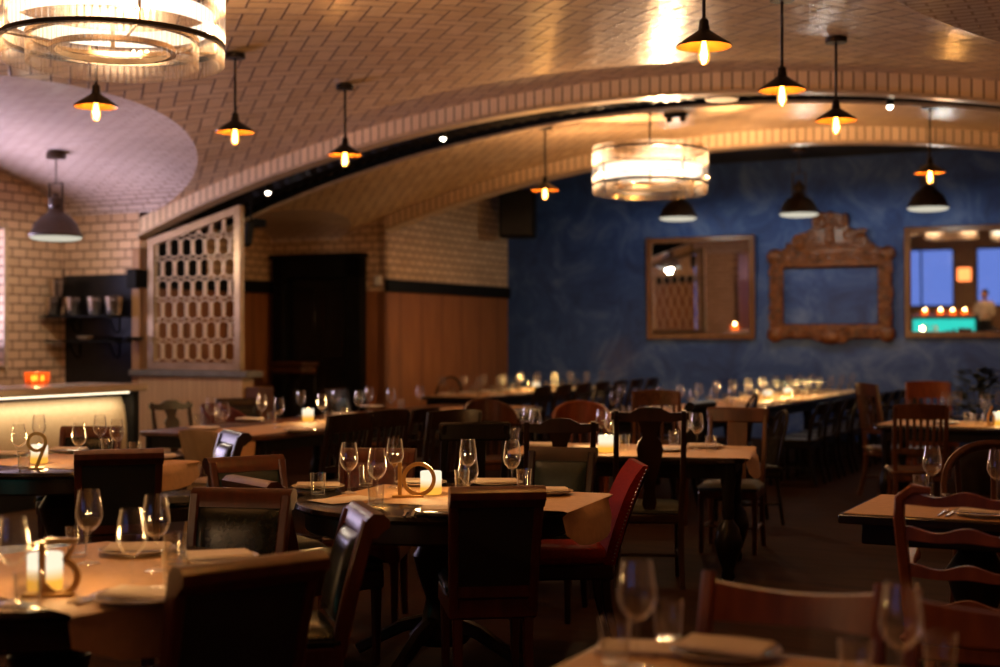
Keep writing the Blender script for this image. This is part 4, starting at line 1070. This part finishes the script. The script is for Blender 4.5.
def rect_table(x, y, rz, L, Wd, label, top='top_black', bulb=1, n=2, group=None, rnd=.05, name='dining_table'):
    t = thing(name, label, 'table', (x, y, 0), rz, group)
    out = []
    for cx, cy, a0 in ((L/2-rnd, Wd/2-rnd, 0), (-L/2+rnd, Wd/2-rnd, 90), (-L/2+rnd, -Wd/2+rnd, 180), (L/2-rnd, -Wd/2+rnd, 270)): out += arc(cx, cy, rnd, a0, a0+90, 8)
    k = len(out); mb = MB(); vs = []
    for s_, z in ((.985, TZ-.04), (1, TZ-.03), (1, TZ-.006), (.994, TZ)): vs += [(px*s_, py*s_, z) for px, py in out]
    fs = [tuple(range(k))[::-1], tuple(range(3*k, 4*k))]+[(i*k+j, i*k+(j+1) % k, (i+1)*k+(j+1) % k, (i+1)*k+j) for i in range(3) for j in range(k)]
    mb.add(vs, fs); mb.build('tabletop', top, t)
    mb = MB()
    for sy in (-1, 1): mb.box((0, sy*(Wd/2-.07), TZ-.085), (L-.16, .025, .09), .004)
    for sx in (-1, 1): mb.box((sx*(L/2-.08), 0, TZ-.085), (.025, Wd-.16, .09), .004)
    mb.build('apron', 'wood_black', t)
    for i in range(n):
        for sy in (-1, 1): turned_leg(t, -L/2+.1+(L-.2)*i/(n-1), sy*(Wd/2-.1), 'wood_black', bulb)
    return t
def runner(x, y, rz, L, Wd, label, drop0=0, drop1=0, group=None, off=0, name='paper_runner'):
    """kraft paper laid along local x, ends may hang down"""
    prof = []
    if drop0: prof += [(-L/2-.045-.02*(1-q), -drop0*(1-q)-.02) for q in [k/6 for k in range(6)]]+[(-L/2-.02, -.006)]
    prof += [(-L/2+L*k/10, 0) for k in range(11)]
    if drop1: prof += [(L/2+.02, -.006)]+[(L/2+.045+.02*q, -.02-drop1*q) for q in [k/6 for k in range(1, 7)]]
    mb = MB(); nW = 6; vs = []
    for lay in (0, .002):
        for a, z in prof:
            for j in range(nW+1):
                yy = (j/nW-.5)*Wd; e = (abs(2*j/nW-1))**2
                dr = z*(1-.4*e**2) if z < -.01 else z
                vs.append((a-(.05*e*(1 if a > 0 else -1) if z < -.01 else 0), yy+off, dr+lay))
    k = len(prof); n1 = nW+1
    fs = []
    for lay in (0, 1):
        b = lay*k*n1
        fs += [(b+i*n1+j, b+(i+1)*n1+j, b+(i+1)*n1+j+1, b+i*n1+j+1) for i in range(k-1) for j in range(nW)]
    m_ = k*n1
    for i in range(k-1):
        for j in (0, nW): fs.append((i*n1+j, (i+1)*n1+j, m_+(i+1)*n1+j, m_+i*n1+j))
    for i in (0, k-1):
        for j in range(nW): fs.append((i*n1+j, i*n1+j+1, m_+i*n1+j+1, m_+i*n1+j))
    mb.add(vs, fs)
    return tag(mb.build(name, 'kraft', loc=(x, y, TZ+.0008), rz=rz), label, 'table runner', group)
T1, T2, T3 = (-1.42, 4.38), (-2.59, 8.2), (-.27, 6.38)
round_table(*T1, .65, 'round dark table numbered thirteen in the left foreground')
round_table(*T2, .66, 'round dark table numbered nine at the left edge', 1.47)
round_table(*T3, .67, 'round dark table numbered ten in the middle', 1.1)
runner(T1[0]+.105, T1[1]-.06, R(-42), 1.08, .80, 'brown paper runner hanging over the edge of the number thirteen table', 0, .13, off=.05)
runner(T2[0]+.12, T2[1]+.0, RZ, 1.13, .74, 'brown paper runner on the table numbered nine', 0, .12)
runner(T3[0]+.115, T3[1]+.035, R(-20), 1.16, .72, 'brown paper runner draped over the right edge of the number ten table', .0, .15)
# table 7
t7 = (.84, 9.08)
rect_table(*t7, R(-13), 1.54, 1.02, 'black rounded table with bulbous legs numbered seven', bulb=1.35, rnd=.18)
runner(t7[0]+.02, t7[1], R(-13), 1.53, .96, 'brown paper runner hanging off the right end of the number seven table', 0, .13)
# long candle table, two tables end to end along the room
for k in range(2):
    x, y = W(-6.91, 8.42+1.25+k*2.5); rect_table(x, y, RZ+PI/2, 2.48, 1.26, ('long dark table with lit candle near the pale partition, near half', 'long dark table with wine glasses before the black door, far half')[k], top='wood_mid', rnd=.12)
    x, y = W(-6.72, 8.42+1.25+k*2.5); runner(x, y, RZ+PI/2, 2.42, .70, ('brown paper on the near half of the long candle table', 'brown paper on the far half of the long candle table')[k], .22 if k == 0 else 0, 0)
# small black edged table on the right, table 6 behind it, foreground table
x6, y6 = 2.04, 5.94
t = thing('square_table', 'small square black edged table at the right with brown paper top', 'table', (x6, y6, 0), RZ)
mb = MB(); mb.box((0, 0, TZ-.02), (1.0, .80, .04), .006); mb.build('tabletop', 'top_black', t)
mb = MB(); mb.box((0, 0, TZ-.085), (.84, .64, .09), .006); mb.build('apron', 'wood_black', t)
pedestal(t, .5, 'wood_black', TZ-.04)
mb = MB(); mb.box((.005, .01, 0), (.975, .77, .002), 0); tag(mb.build('paper_runner', 'kraft', loc=(x6, y6, TZ+.002), rz=RZ), 'brown paper sheet on the small black edged table', 'table runner')
xa, ya = 4.0, 11.75
rect_table(xa, ya, RZ, 1.5, .9, 'dark table with the number six near the right edge', rnd=.06)
runner(xa, ya, RZ, 1.44, .8, 'brown paper runner on the table with the number six')
t8 = (.276+.891*.85-.454*.45, 3.43-.454*.85-.891*.45)
rect_table(*t8, RZ, 1.7, .9, 'table in the bottom foreground out of focus', rnd=.03)
runner(*t8, RZ, 1.66, .86, 'brown paper on the foreground table')
# long tables lined with glasses
xl, yl = W(-4.62, 15.6)
rect_table(xl, yl, RZ+PI/2, 7.8, .95, 'very long table lined with glasses leading to the blue wall', n=6, rnd=.05)
runner(xl, yl, RZ+PI/2, 7.7, .85, 'brown paper along the very long table by the blue wall')
xl, yl = W(-8.3, 17.2)
rect_table(xl, yl, RZ+PI/2, 4.5, .9, 'long table lined with glasses in front of the panelled wall', n=5, rnd=.05)
runner(xl, yl, RZ+PI/2, 4.4, .8, 'brown paper along the table in front of the panelled wall')

# ------------------------------------------------------------------ tableware
GH = .24; ZT = TZ+.0035
PROTO = {}
def glassware(kind, x, y, label, group=None, z=ZT, sc=1):
    if kind in PROTO:
        o = PROTO[kind].copy(); C.objects.link(o); o.location = (x, y, z); o['label'] = label
        if group: o['group'] = group
        elif 'group' in o: del o['group']
        o.rotation_euler = (0, 0, random.random()*TAU)
        return o
    mb = MB()
    if kind == 'wine':
        mb.shell([(0, .004), (.02, .005), (.036, .002), (.037, .0), (.036, .0035), (.018, .007), (.006, .014), (.0042, .03), (.0042, .095), (.007, .104), (.02, .112), (.034, .128), (.0425, .15), (.043, .168), (.038, .205), (.0325, GH), (.0315, GH), (.037, .205), (.0418, .168), (.0413, .150), (.033, .13), (.019, .1145), (0, .110)], n=24)
        o = mb.build('wine_glass', 'glass', loc=(x, y, z), fix=False); cat = 'wine glass'
    else:
        mb.shell([(0, 0), (.029, 0), (.031, .004), (.037, .10), (.0355, .1005), (.0295, .014), (0, .012)], n=22)
        o = mb.build('water_tumbler', 'tumbler', loc=(x, y, z), fix=False); cat = 'tumbler'
    tag(o, label, cat, group); PROTO[kind] = o
    return o
def wine(px, ytop, label, group=None):
    x, y = P(px, ytop, ZT+GH); return glassware('wine', x, y, label, group)
def tumb(px, ytop, label, group=None):
    x, y = P(px, ytop, ZT+.10); return glassware('tumbler', x, y, label, group)
def plate_at(x, y, rz, where, napkin=True, fork=True):
    mb = MB(); mb.shell([(0, .004), (.075, .004), (.085, .0), (.09, .004), (.128, .015), (.13, .018), (.128, .019), (.088, .008), (0, .007)], n=36)
    tag(mb.build('dinner_plate', 'china', loc=(x, y, ZT), fix=False), 'cream plate '+where, 'plate')
    if napkin:
        mb = MB()
        for k, (w, d) in enumerate(((.21, .145), (.2, .13))): mb.box((0, .004*k, .0025+.004*k), (w, d, .0045), .002, rot=(.006*k, .01*k, .06*k))
        tag(mb.build('folded_napkin', 'linen', loc=(x, y, ZT+.0195), rz=rz), 'folded napkin on plate '+where, 'napkin')
    if fork: cutlery(x-.17*math.cos(rz), y-.17*math.sin(rz), rz+PI/2, where)
def cutlery(x, y, rz, where):
    mb = MB(); mb.tube([(-.1, 0, .004), (0, 0, .003), (.04, 0, .004)], 1, sq=(.009, .003)); mb.box((.055, 0, .004), (.03, .022, .003), .001)
    for k in range(4): mb.box((.09, -.0085+.0057*k, .005), (.045, .003, .002), 0)
    tag(mb.build('fork', 'steel', loc=(x, y, ZT), rz=rz), 'fork beside the plate '+where, 'fork')
    mb = MB(); mb.tube([(-.11, 0, .004), (-.02, 0, .004)], 1, sq=(.013, .005)); mb.prism([(-.02, -.006), (.09, -.007), (.11, 0), (.1, .008), (-.02, .007)], .002, Matrix.Translation((0, 0, .004)) @ Matrix.Rotation(R(-90), 4, 'X'))
    c, s = math.cos(rz-PI/2), math.sin(rz-PI/2)
    tag(mb.build('table_knife', 'steel', loc=(x+.035*c, y+.035*s, ZT), rz=rz), 'table knife beside the plate '+where, 'knife')
def plate(px, py, rz, where, **k):
    x, y = P(px, py, ZT); plate_at(x, y, rz, where, **k)
def candle(px, py, label, power=1.6, xy=None, group=None):
    x, y = xy or P(px, py, ZT)
    t = thing('table_candle', label, 'candle', (x, y, ZT), 0, group)
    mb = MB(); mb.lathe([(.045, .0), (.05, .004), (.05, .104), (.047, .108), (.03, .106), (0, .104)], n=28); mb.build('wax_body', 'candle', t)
    mb = MB(); mb.ball((0, 0, .108), .007, 8, (1, 1, .9)); mb.build('wick', 'flame', t)
    lamp('glow', (0, 0, .15), power*2.6, (1, .58, .22), .04, t)
DIG = {
 '1': lambda s: [([(-.018, .135), (.012, .15), (.012, .0)], False)],
 '0': lambda s: [(arc(0, .075, .068, 0, 360, 32)[:-1], True)],
 '3': lambda s: [([(-.04, .15), (.046, .15), (.014, .096)]+arc(0, .048, .048, 68, -155, 20), False)],
 '9': lambda s: [(arc(0, .145, .048, 0, 360, 28)[:-1], True), ([(.045, .13), (.022, .07), (-.005, 0)], False)],
 '7': lambda s: [([(-.05, .15), (.05, .15), (-.01, 0)], False)],
 '6': lambda s: [(arc(0, .05, .048, 0, 360, 28)[:-1], True), ([(-.044, .06), (-.02, .11), (.02, .155)], False)],
}
def number(px, py, txt, label, rz=0, gap=.085, sc=1, xy=None):
    x, y = xy or P(px, py, ZT)
    t = thing('table_number', label, 'table number', (x, y, ZT), rz)
    n = len(txt)
    for i, c in enumerate(txt):
        mb = MB(); S = Matrix.Translation(((i-(n-1)/2)*gap*sc, 0, .006)) @ Matrix.Scale(sc, 4)
        for pts, cl in DIG[c](1): mb.ribbon(pts, .018, .012, cl, S)
        mb.build('digit', 'gold_paint', t)
    mb = MB(); mb.box((0, 0, .005), (.11*sc*(n*.5+.3), .05, .01), .002); mb.build('base', 'gold_paint', t)
# table 13
N13 = 'on the number thirteen table'
for px, yt, q in ((13, 517, 'wine glass at the left picture edge '+N13), (89, 490, 'tall wine glass just right of the candle '+N13), (132, 509, 'nearer wine glass of the right pair '+N13), (156, 495, 'farther wine glass of the right pair '+N13)): wine(px, yt, q)
for px, yt, q in ((77, 527, 'water tumbler left of the tall wine glass '+N13), (28, 573, 'water tumbler in front of the golden thirteen'), (175, 533, 'farther of two tumblers at the right '+N13), (174, 550, 'nearer of two tumblers at the right '+N13)): tumb(px, yt, q)
plate(138, 553, .1, 'far side of the number thirteen table', fork=False); plate(141, 601, -.3, 'near side of the number thirteen table'); plate(219, 561, .3, 'at the right rim of the number thirteen table', fork=False)
candle(45, 590, 'glowing candle behind the golden thirteen', 2.2); number(49, 596, '13', 'golden table number thirteen in front of a candle', R(6), .062, 1.0)
# table 9
N9 = 'on the number nine table'
for px, yt, q in ((19, 424, 'leftmost wine glass '+N9), (39, 414.5, 'wine glass right behind the golden nine'), (79, 423, 'wine glass midway between candle and right pair '+N9), (100, 415, 'farther wine glass of the right pair '+N9), (117, 419, 'nearer wine glass of the right pair '+N9)): wine(px, yt, q)
for px, yt, q in ((135, 442, 'water tumbler at the right end of the number nine table'), (107, 438, 'water tumbler under the right pair of glasses '+N9), (24, 451, 'water tumbler left of the golden nine')): tumb(px, yt, q)
plate(68, 452, 0, 'behind the candle of the number nine table', fork=False); plate(158, 459, .2, 'at the right rim of the number nine table', fork=False); plate(108, 468, 0, 'behind the black-backed chair on the number nine table'); plate(10, 456, 0, 'at the left edge of the number nine table', fork=False)
candle(39, 463, 'lit candle behind the golden nine', 2); number(37, 469, '9', 'golden table number nine in front of a candle', R(6))
# table 10
N10 = 'on the number ten table'
for px, yt, q in ((349, 442.5, 'leftmost wine glass '+N10), (377, 449, 'nearest wine glass left of the golden ten'), (395, 438.5, 'wine glass directly behind the golden ten'), (468, 439, 'farther of two overlapping wine glasses '+N10), (468.5, 453, 'nearer of two overlapping wine glasses '+N10), (512, 441, 'rightmost wine glass '+N10)): wine(px, yt, q)
for px, yt, q in ((318, 473, 'water tumbler at the left of the number ten table'), (376, 485, 'water tumbler below the nearest wine glass '+N10), (366, 466, 'water tumbler behind the nearest wine glass '+N10), (524, 469, 'water tumbler at the right of the number ten table'), (462, 470, 'water tumbler by the overlapping wine glasses '+N10)): tumb(px, yt, q)
plate(318, 489, .1, 'at the left of the number ten table', fork=False); plate(421, 485, 0, 'behind the golden ten', fork=False); plate(497, 485, 0, 'at the right far side of the number ten table', fork=False); plate(546, 494, 0, 'on the right overhang side of the number ten table', fork=False); plate(446, 514, 0, 'in front of the candle on the number ten table')
mb = MB(); mb.box((0, 0, .0015), (.2, .29, .002), 0); x, y = P(346, 500, ZT); tag(mb.build('menu_sheet', 'linen', loc=(x, y, ZT), rz=R(-48)), 'pale menu sheet lying at the left of the number ten table', 'menu')
candle(431, 494, 'white candle lit beside the golden ten', 2.6); number(408, 497, '10', 'golden table number ten with a large round zero', R(3), .098, 1.02)
# table 7
N7 = 'on the number seven table'
for px, yt, q in ((528, 408, 'farther wine glass of the left pair '+N7), (535, 410, 'nearer wine glass of the left pair '+N7), (602, 409, 'farther wine glass beside the candle '+N7), (611, 412, 'nearer wine glass beside the candle '+N7), (685, 412, 'left wine glass of the right pair '+N7), (697, 413, 'right wine glass of the right pair '+N7)): wine(px, yt, q)
for px, yt, q in ((711, 436, 'water tumbler near the right end of the number seven table'), (514, 428, 'water tumbler at the left end of the number seven table'), (624, 435, 'water tumbler right of the candle '+N7), (674, 431, 'water tumbler behind the tall splat chair '+N7), (557, 431, 'water tumbler seen through the splat chair '+N7)): tumb(px, yt, q)
plate(705, 448, 0, 'at the right end of the number seven table', fork=False); plate(668, 451, 0, 'in front of the right glasses on the number seven table'); plate(590, 450, 0, 'left of the candle on the number seven table', fork=False); plate(545, 447, 0, 'at the left end of the number seven table', fork=False)
candle(606, 452, 'white candle lit beside the golden seven', 2.4); number(593, 447, '7', 'golden table number seven turned nearly edge-on', R(62))
# long candle table
NL = 'on the long candle table'
for px, yt, q in ((262, 394.5, 'wine glass left of the candle, farther one '), (279, 398, 'wine glass left of the candle, nearer one '), (301, 390.5, 'wine glass right behind the candle '), (322, 394, 'first wine glass right of the candle '), (336, 389.5, 'second wine glass right of the candle '), (359, 391, 'left wine glass of the far pair '), (369, 387, 'right wine glass of the far pair '), (391, 388, 'lone wine glass right of the far pair '), (420, 386, 'farthest wine glass '), (211, 398, 'wine glass at the left end '), (224, 402, 'second wine glass from the left end ')): wine(px, yt, q+NL)
for px, yt, q in ((199, 414, 'leftmost tumbler '), (219, 411, 'second tumbler from the left end '), (272, 412, 'tumbler left of the candle '), (329, 411, 'tumbler right of the candle '), (345, 408, 'second tumbler right of the candle '), (401, 399, 'far tumbler ')): tumb(px, yt, q+NL)
plate(250, 421, RZ, 'left of the candle on the long table', fork=False); plate(204, 430, RZ, 'at the left end of the long candle table', fork=False); plate(372, 408, RZ, 'under the far pair of glasses on the long table', fork=False); plate(300, 432, RZ, 'in front of the candle on the long table', fork=False); plate(345, 416, RZ, 'right of the candle on the long table', fork=False)
candle(308, 421, 'bright candle on the long table before the black door', 3)
# small black edged table
wine(932, 446, 'wine glass on the small black edged table'); tumb(921, 475, 'water tumbler on the small black edged table')
wine(997, 449.5, 'wine glass at the right picture edge on the black edged table')
plate(985, 516, RZ, 'on the small black edged table')
# table 6
N6 = 'on the number six table'
for px, yt, q in ((946, 392, 'left wine glass of the left pair '+N6), (957, 391, 'right wine glass of the left pair '+N6), (985, 394, 'wine glass left of the candle '+N6), (1000, 391, 'wine glass at the picture edge '+N6)): wine(px, yt, q)
tumb(979, 414, 'water tumbler left of the golden six'); tumb(968, 412, 'far water tumbler '+N6)
plate(946, 424, RZ, 'left on the number six table', fork=False)
candle(999, 425, 'amber lit candle at the right picture edge', 2.5); number(991, 426, '6', 'golden table number six at an angle', R(40))
# foreground table
wine(637, 560, 'large blurred wine glass left on the foreground table'); wine(901, 583, 'large blurred wine glass right on the foreground table')
tumb(615, 618, 'blurred tumbler beside the left foreground wine glass'); tumb(668, 600, 'blurred tumbler right of the left foreground wine glass'); tumb(940, 632, 'blurred tumbler beside the right foreground wine glass'); tumb(856, 640, 'blurred tumbler left of the right foreground wine glass')
x, y = P(725, 655, ZT); plate_at(x, y, RZ, 'on the foreground table'); 
mb = MB(); mb.box((0, 0, .006), (.2, .13, .012), .003); x, y = P(640, 650, ZT); tag(mb.build('folded_napkin', 'linen', loc=(x, y, ZT), rz=RZ+.3), 'folded napkin flat on the foreground table by the left glass', 'napkin')
# long tables: rows of glasses
for k in range(13):
    v = 11.95+k*.6
    for du in (-.28, .28):
        x, y = W(-4.62+du, v); glassware('wine', x, y, 'wine glass in the blurred rows on the long table by the blue wall', 'glasses on the long table by the blue wall')
        x, y = W(-4.62+du*.75, v+.13); glassware('tumbler', x, y, 'tumbler in the blurred rows on the long table by the blue wall', 'tumblers on the long table by the blue wall')
for k in range(8):
    v = 15.2+k*.56
    for du in (-.26, .26):
        x, y = W(-8.3+du, v); glassware('wine', x, y, 'wine glass in the rows on the table by the panelled wall', 'glasses by the panelled wall')
        x, y = W(-8.3+du*.75, v+.13); glassware('tumbler', x, y, 'tumbler in the rows on the table by the panelled wall', 'tumblers by the panelled wall')
candle(0, 0, 'lit candle amid glasses on the long table by the blue wall, left one', 9, W(-4.62, 16.0)); candle(0, 0, 'lit candle amid glasses on the long table by the blue wall, right one', 9, W(-4.62, 16.9))
candle(0, 0, 'lit candle amid glasses before the panelled wall', 8, W(-8.3, 17.4))
wine(621, 384, 'lone wine glass left of the roundel chair')

mbn = MB(); mbn.box((0, 0, .006), (.2, .13, .012), .003); mbn.box((0, .004, .016), (.18, .11, .009), .003, rot=(.02, .02, .08))
nap = None
for u0, v0, n, st, lab, grp in ((-4.62, 12.2, 12, .6, 'folded napkin in the rows on the long table by the blue wall', 'napkins on the long table by the blue wall'), (-8.3, 15.45, 7, .56, 'folded napkin in the rows on the table by the panelled wall', 'napkins by the panelled wall')):
    for k in range(n):
        for du in (-.36, .36):
            x, y = W(u0+du, v0+k*st+.05)
            if nap is None: nap = mbn.build('folded_napkin', 'linen')
            o = nap if nap.get('label') is None else nap.copy()
            if o is not nap: C.objects.link(o)
            o.location = (x, y, ZT); o.rotation_euler = (0, 0, RZ+random.uniform(-.1, .1)); tag(o, lab, 'napkin', grp)

# a dark plant behind table 6
pl = thing('potted_plant', 'dark bushy plant behind the number six table', 'plant', (*P(978, 372, 1.08), 0)) if False else thing('potted_plant', 'dark bushy plant behind the number six table', 'plant', ((978-500)/F*13.4, 13.4, 0))
mb = MB(); mb.lathe([(.13, 0), (.15, .02), (.19, .40), (.2, .42), (.17, .42), (.16, .36), (0, .36)], n=20); mb.build('pot', 'terracotta', pl)
mb = MB()
for k in range(260):
    a = rng.random()*TAU; e = rng.random()**.6; h = .45+.72*rng.random(); r = .24*math.sin(PI*min(1, (h-.4)/.85))*e+.02
    c = Vector((r*math.cos(a), r*math.sin(a), h)); d = Vector((math.cos(a), math.sin(a), rng.uniform(-.3, .7))).normalized(); s = d.cross(Vector((0, 0, 1))).normalized()*.035; n_ = Vector((0, 0, .012))
    mb.add([c, c+d*.05+s+n_, c+d*.12, c+d*.05-s+n_], [(0, 1, 2, 3)])
for k in range(6): a = k; mb.tube([(0, 0, .36), (.05*math.cos(a), .05*math.sin(a), .7), (.12*math.cos(a), .12*math.sin(a), 1.05)], .006, 5)
mb.build('foliage', 'leaf', pl, fix=False)

# ------------------------------------------------------------------ what the mirrors look back at
bb = thing('island_bar', 'turquoise lit bar seen reflected in the right wall mirror', 'bar', (*W(-6.1, 2.7), 0), RZ)
mb = MB(); mb.box((0, 0, 1.08), (1.7, .6, .05), .01); mb.build('worktop', 'counter_top', bb)
mb = MB(); mb.box((0, 0, .53), (1.6, .44, 1.04), .01); mb.build('body', 'black', bb)
mb = MB(); mb.box((0, .235, .72), (1.55, .02, .56), .004); mb.build('lit_front', 'turquoise', bb)
for k, u in enumerate((-6.6, -6.2, -5.9, -5.6)): bowl_candle(*W(u, 2.75), 1.106, 'candle bowl on the turquoise bar, reflected in the mirror, number %s from left' % ('one', 'two', 'three', 'four')[k])
# guest in a white shirt beside it
SK = [((0, 0, .92), .15, None), ((0, 0, 1.1), .15, 0), ((0, 0, 1.28), .16, 1), ((0, .01, 1.42), .12, 2), ((0, .015, 1.49), .055, 3), ((0, .03, 1.56), .075, 4), ((0, .03, 1.66), .09, 5), ((0, .025, 1.72), .06, 6),
      ((-.19, 0, 1.4), .06, 3), ((-.24, .04, 1.14), .045, 8), ((-.18, .25, 1.1), .036, 9), ((.19, 0, 1.4), .06, 3), ((.24, .04, 1.14), .045, 11), ((.18, .25, 1.1), .036, 12),
      ((-.09, 0, .84), .09, 0), ((-.1, .02, .48), .06, 14), ((-.1, -.01, .08), .045, 15), ((-.1, .14, .035), .035, 16), ((.09, 0, .84), .09, 0), ((.1, .02, .48), .06, 18), ((.1, -.01, .08), .045, 19), ((.1, .14, .035), .035, 20)]
def skinned(name, sk, m, parent):
    me = bpy.data.meshes.new(name); me.from_pydata([s[0] for s in sk], [(i, s[2]) for i, s in enumerate(sk) if s[2] is not None], [])
    o = bpy.data.objects.new(name, me); C.objects.link(o); o.parent = parent
    md = o.modifiers.new('skin', 'SKIN'); me.skin_vertices or None
    sl = me.skin_vertices[0].data if me.skin_vertices else None
    if sl:
        for i, s in enumerate(sk): sl[i].radius = (s[1], s[1]*.85)
        sl[0].use_root = True
    ss = o.modifiers.new('sub', 'SUBSURF'); ss.levels = 2; ss.render_levels = 2
    for q in (m if isinstance(m, list) else [m]): me.materials.append(MT[q])
    return o
# the figure: one continuous lathe-like body built from swept limbs, clothed
ps = thing('person', 'person in a white shirt reflected at the edge of the right mirror', 'person', (*W(-5.05, 3.1), 0), RZ+R(20))
bm = bmesh.new(); mb = MB()
mb.tube([(0, 0, .95), (0, 0, 1.1), (0, 0, 1.28), (0, .01, 1.42), (0, .015, 1.48)], [.155, .15, .175, .13, .07], 14)
for sx in (-1, 1):
    mb.tube([(sx*.12, 0, 1.43), (sx*.2, 0, 1.39), (sx*.25, .03, 1.15), (sx*.21, .22, 1.1)], [.07, .068, .05, .04], 10)
shirt = mb
body = MB()
body.tube([(0, .015, 1.44), (0, .02, 1.52)], [.055, .052], 10); body.ball((0, .03, 1.63), .1, 14, (.82, .95, 1.18)); body.ball((0, .13, 1.61), .016, 8, (.8, 1.2, 1.3))
for sx in (-1, 1):
    body.ball((sx*.083, .03, 1.62), .022, 8, (.4, 1, 1.3)); body.ball((sx*.035, .115, 1.645), .01, 6)
    body.tube([(sx*.21, .22, 1.1), (sx*.2, .30, 1.1)], [.036, .03], 8); body.ball((sx*.195, .345, 1.1), .045, 10, (.8, 1.1, .45))
    for k in range(4): body.tube([(sx*(.175+.016*k), .37, 1.1), (sx*(.175+.016*k), .425, 1.09), (sx*(.175+.016*k), .445, 1.07)], .009, 6)
    body.tube([(sx*.165, .32, 1.1), (sx*.14, .36, 1.1), (sx*.135, .39, 1.09)], .01, 6)
    body.tube([(sx*.09, 0, .9), (sx*.1, .02, .5), (sx*.1, -.01, .08)], [.09, .06, .045], 10)
b_ = body.build('body', 'skin', ps, smooth=R(60))
rm = b_.modifiers.new('one_surface', 'REMESH'); rm.mode = 'VOXEL'; rm.voxel_size = .008; rm.use_smooth_shade = True
o = shirt.build('shirt', 'shirt', ps, smooth=R(60)); rm = o.modifiers.new('one_surface', 'REMESH'); rm.mode = 'VOXEL'; rm.voxel_size = .012; rm.use_smooth_shade = True
mb = MB(); mb.lathe([(.16, .93), (.165, .98), (.15, 1.0)], n=14)
for sx in (-1, 1): mb.tube([(sx*.085, 0, .96), (sx*.1, .02, .52), (sx*.1, -.01, .06)], [.105, .08, .065], 10)
mb.build('trousers', 'trousers', ps, smooth=R(60))
mb = MB()
for sx in (-1, 1): mb.ball((sx*.1, .05, .04), .05, 10, (1, 2.4, .8))
mb.build('shoe', 'hair', ps)
mb = MB(); mb.ball((0, .005, 1.675), .105, 14, (.86, .95, .98)); mb.build('hair', 'hair', ps)
# a lit screen and sign on the rear wall, seen in the mirror
t = thing('lit_sign', 'orange lit sign reflected in the right wall mirror', 'sign', (*W(-7.35, -8.95), 1.75), RZ)
mb = MB(); mb.box((0, 0, .25), (.5, .06, .5), .01); mb.build('case', 'black', t)
mb = MB(); mb.box((0, .035, .25), (.44, .01, .44), .004); mb.build('lit_face', 'sign_red', t)

# ------------------------------------------------------------------ daylight and world
w = bpy.data.worlds.new('dusk'); bpy.context.scene.world = w; w.use_nodes = True
bg = w.node_tree.nodes['Background']; bg.inputs[0].default_value = (.16, .26, .80, 1); bg.inputs[1].default_value = .7
for i, (a, b) in enumerate(WIN):
    x, y = W(ULN-.75, (a+b)/2)
    lamp('daylight', (x, y, (WZ0+WZ1)/2+.15), 150, (.94, .76, 1.0), kind='AREA', size=(WZ1-WZ0+.2, b-a), rot=(0, R(-128), RZ)).data.spread = R(120)
for i, (a, b) in enumerate(RW):
    x, y = W((a+b)/2, -9.5)
    lamp('daylight', (x, y, 1.9), 1.5, (.30, .42, 1.0), kind='AREA', size=(b-a, 2.0), rot=(R(90), 0, RZ))
# the room behind the photographer has the same chandelier
chandelier(-5.0, -2.2, 'crystal ring chandelier seen in the right wall mirror', .55)

# ------------------------------------------------------------------ camera
cam = bpy.data.cameras.new('camera'); co = bpy.data.objects.new('camera', cam); C.objects.link(co)
co.location = (0, 0, HC); co.rotation_euler = (R(90), 0, 0)
cam.sensor_width = 36; cam.lens = F*36/1000
cam.shift_y = (HOR-333.5)/1000
cam.dof.use_dof = True; cam.dof.focus_distance = 6.3; cam.dof.aperture_fstop = 1.6; cam.dof.aperture_blades = 0
cam.clip_end = 200
sc_ = bpy.context.scene; sc_.camera = co
sc_.view_settings.view_transform = 'Standard'; sc_.view_settings.look = 'None'; sc_.view_settings.gamma = 1; sc_.view_settings.use_curve_mapping = False
sc_.view_settings.exposure = 0.28
sc_.cycles.max_bounces = 8; sc_.cycles.transparent_max_bounces = 24; sc_.cycles.diffuse_bounces = 4; sc_.cycles.glossy_bounces = 4
sc_.cycles.caustics_reflective = False; sc_.cycles.caustics_refractive = False; sc_.cycles.sample_clamp_indirect = 4
sc_.cycles.use_denoising = True
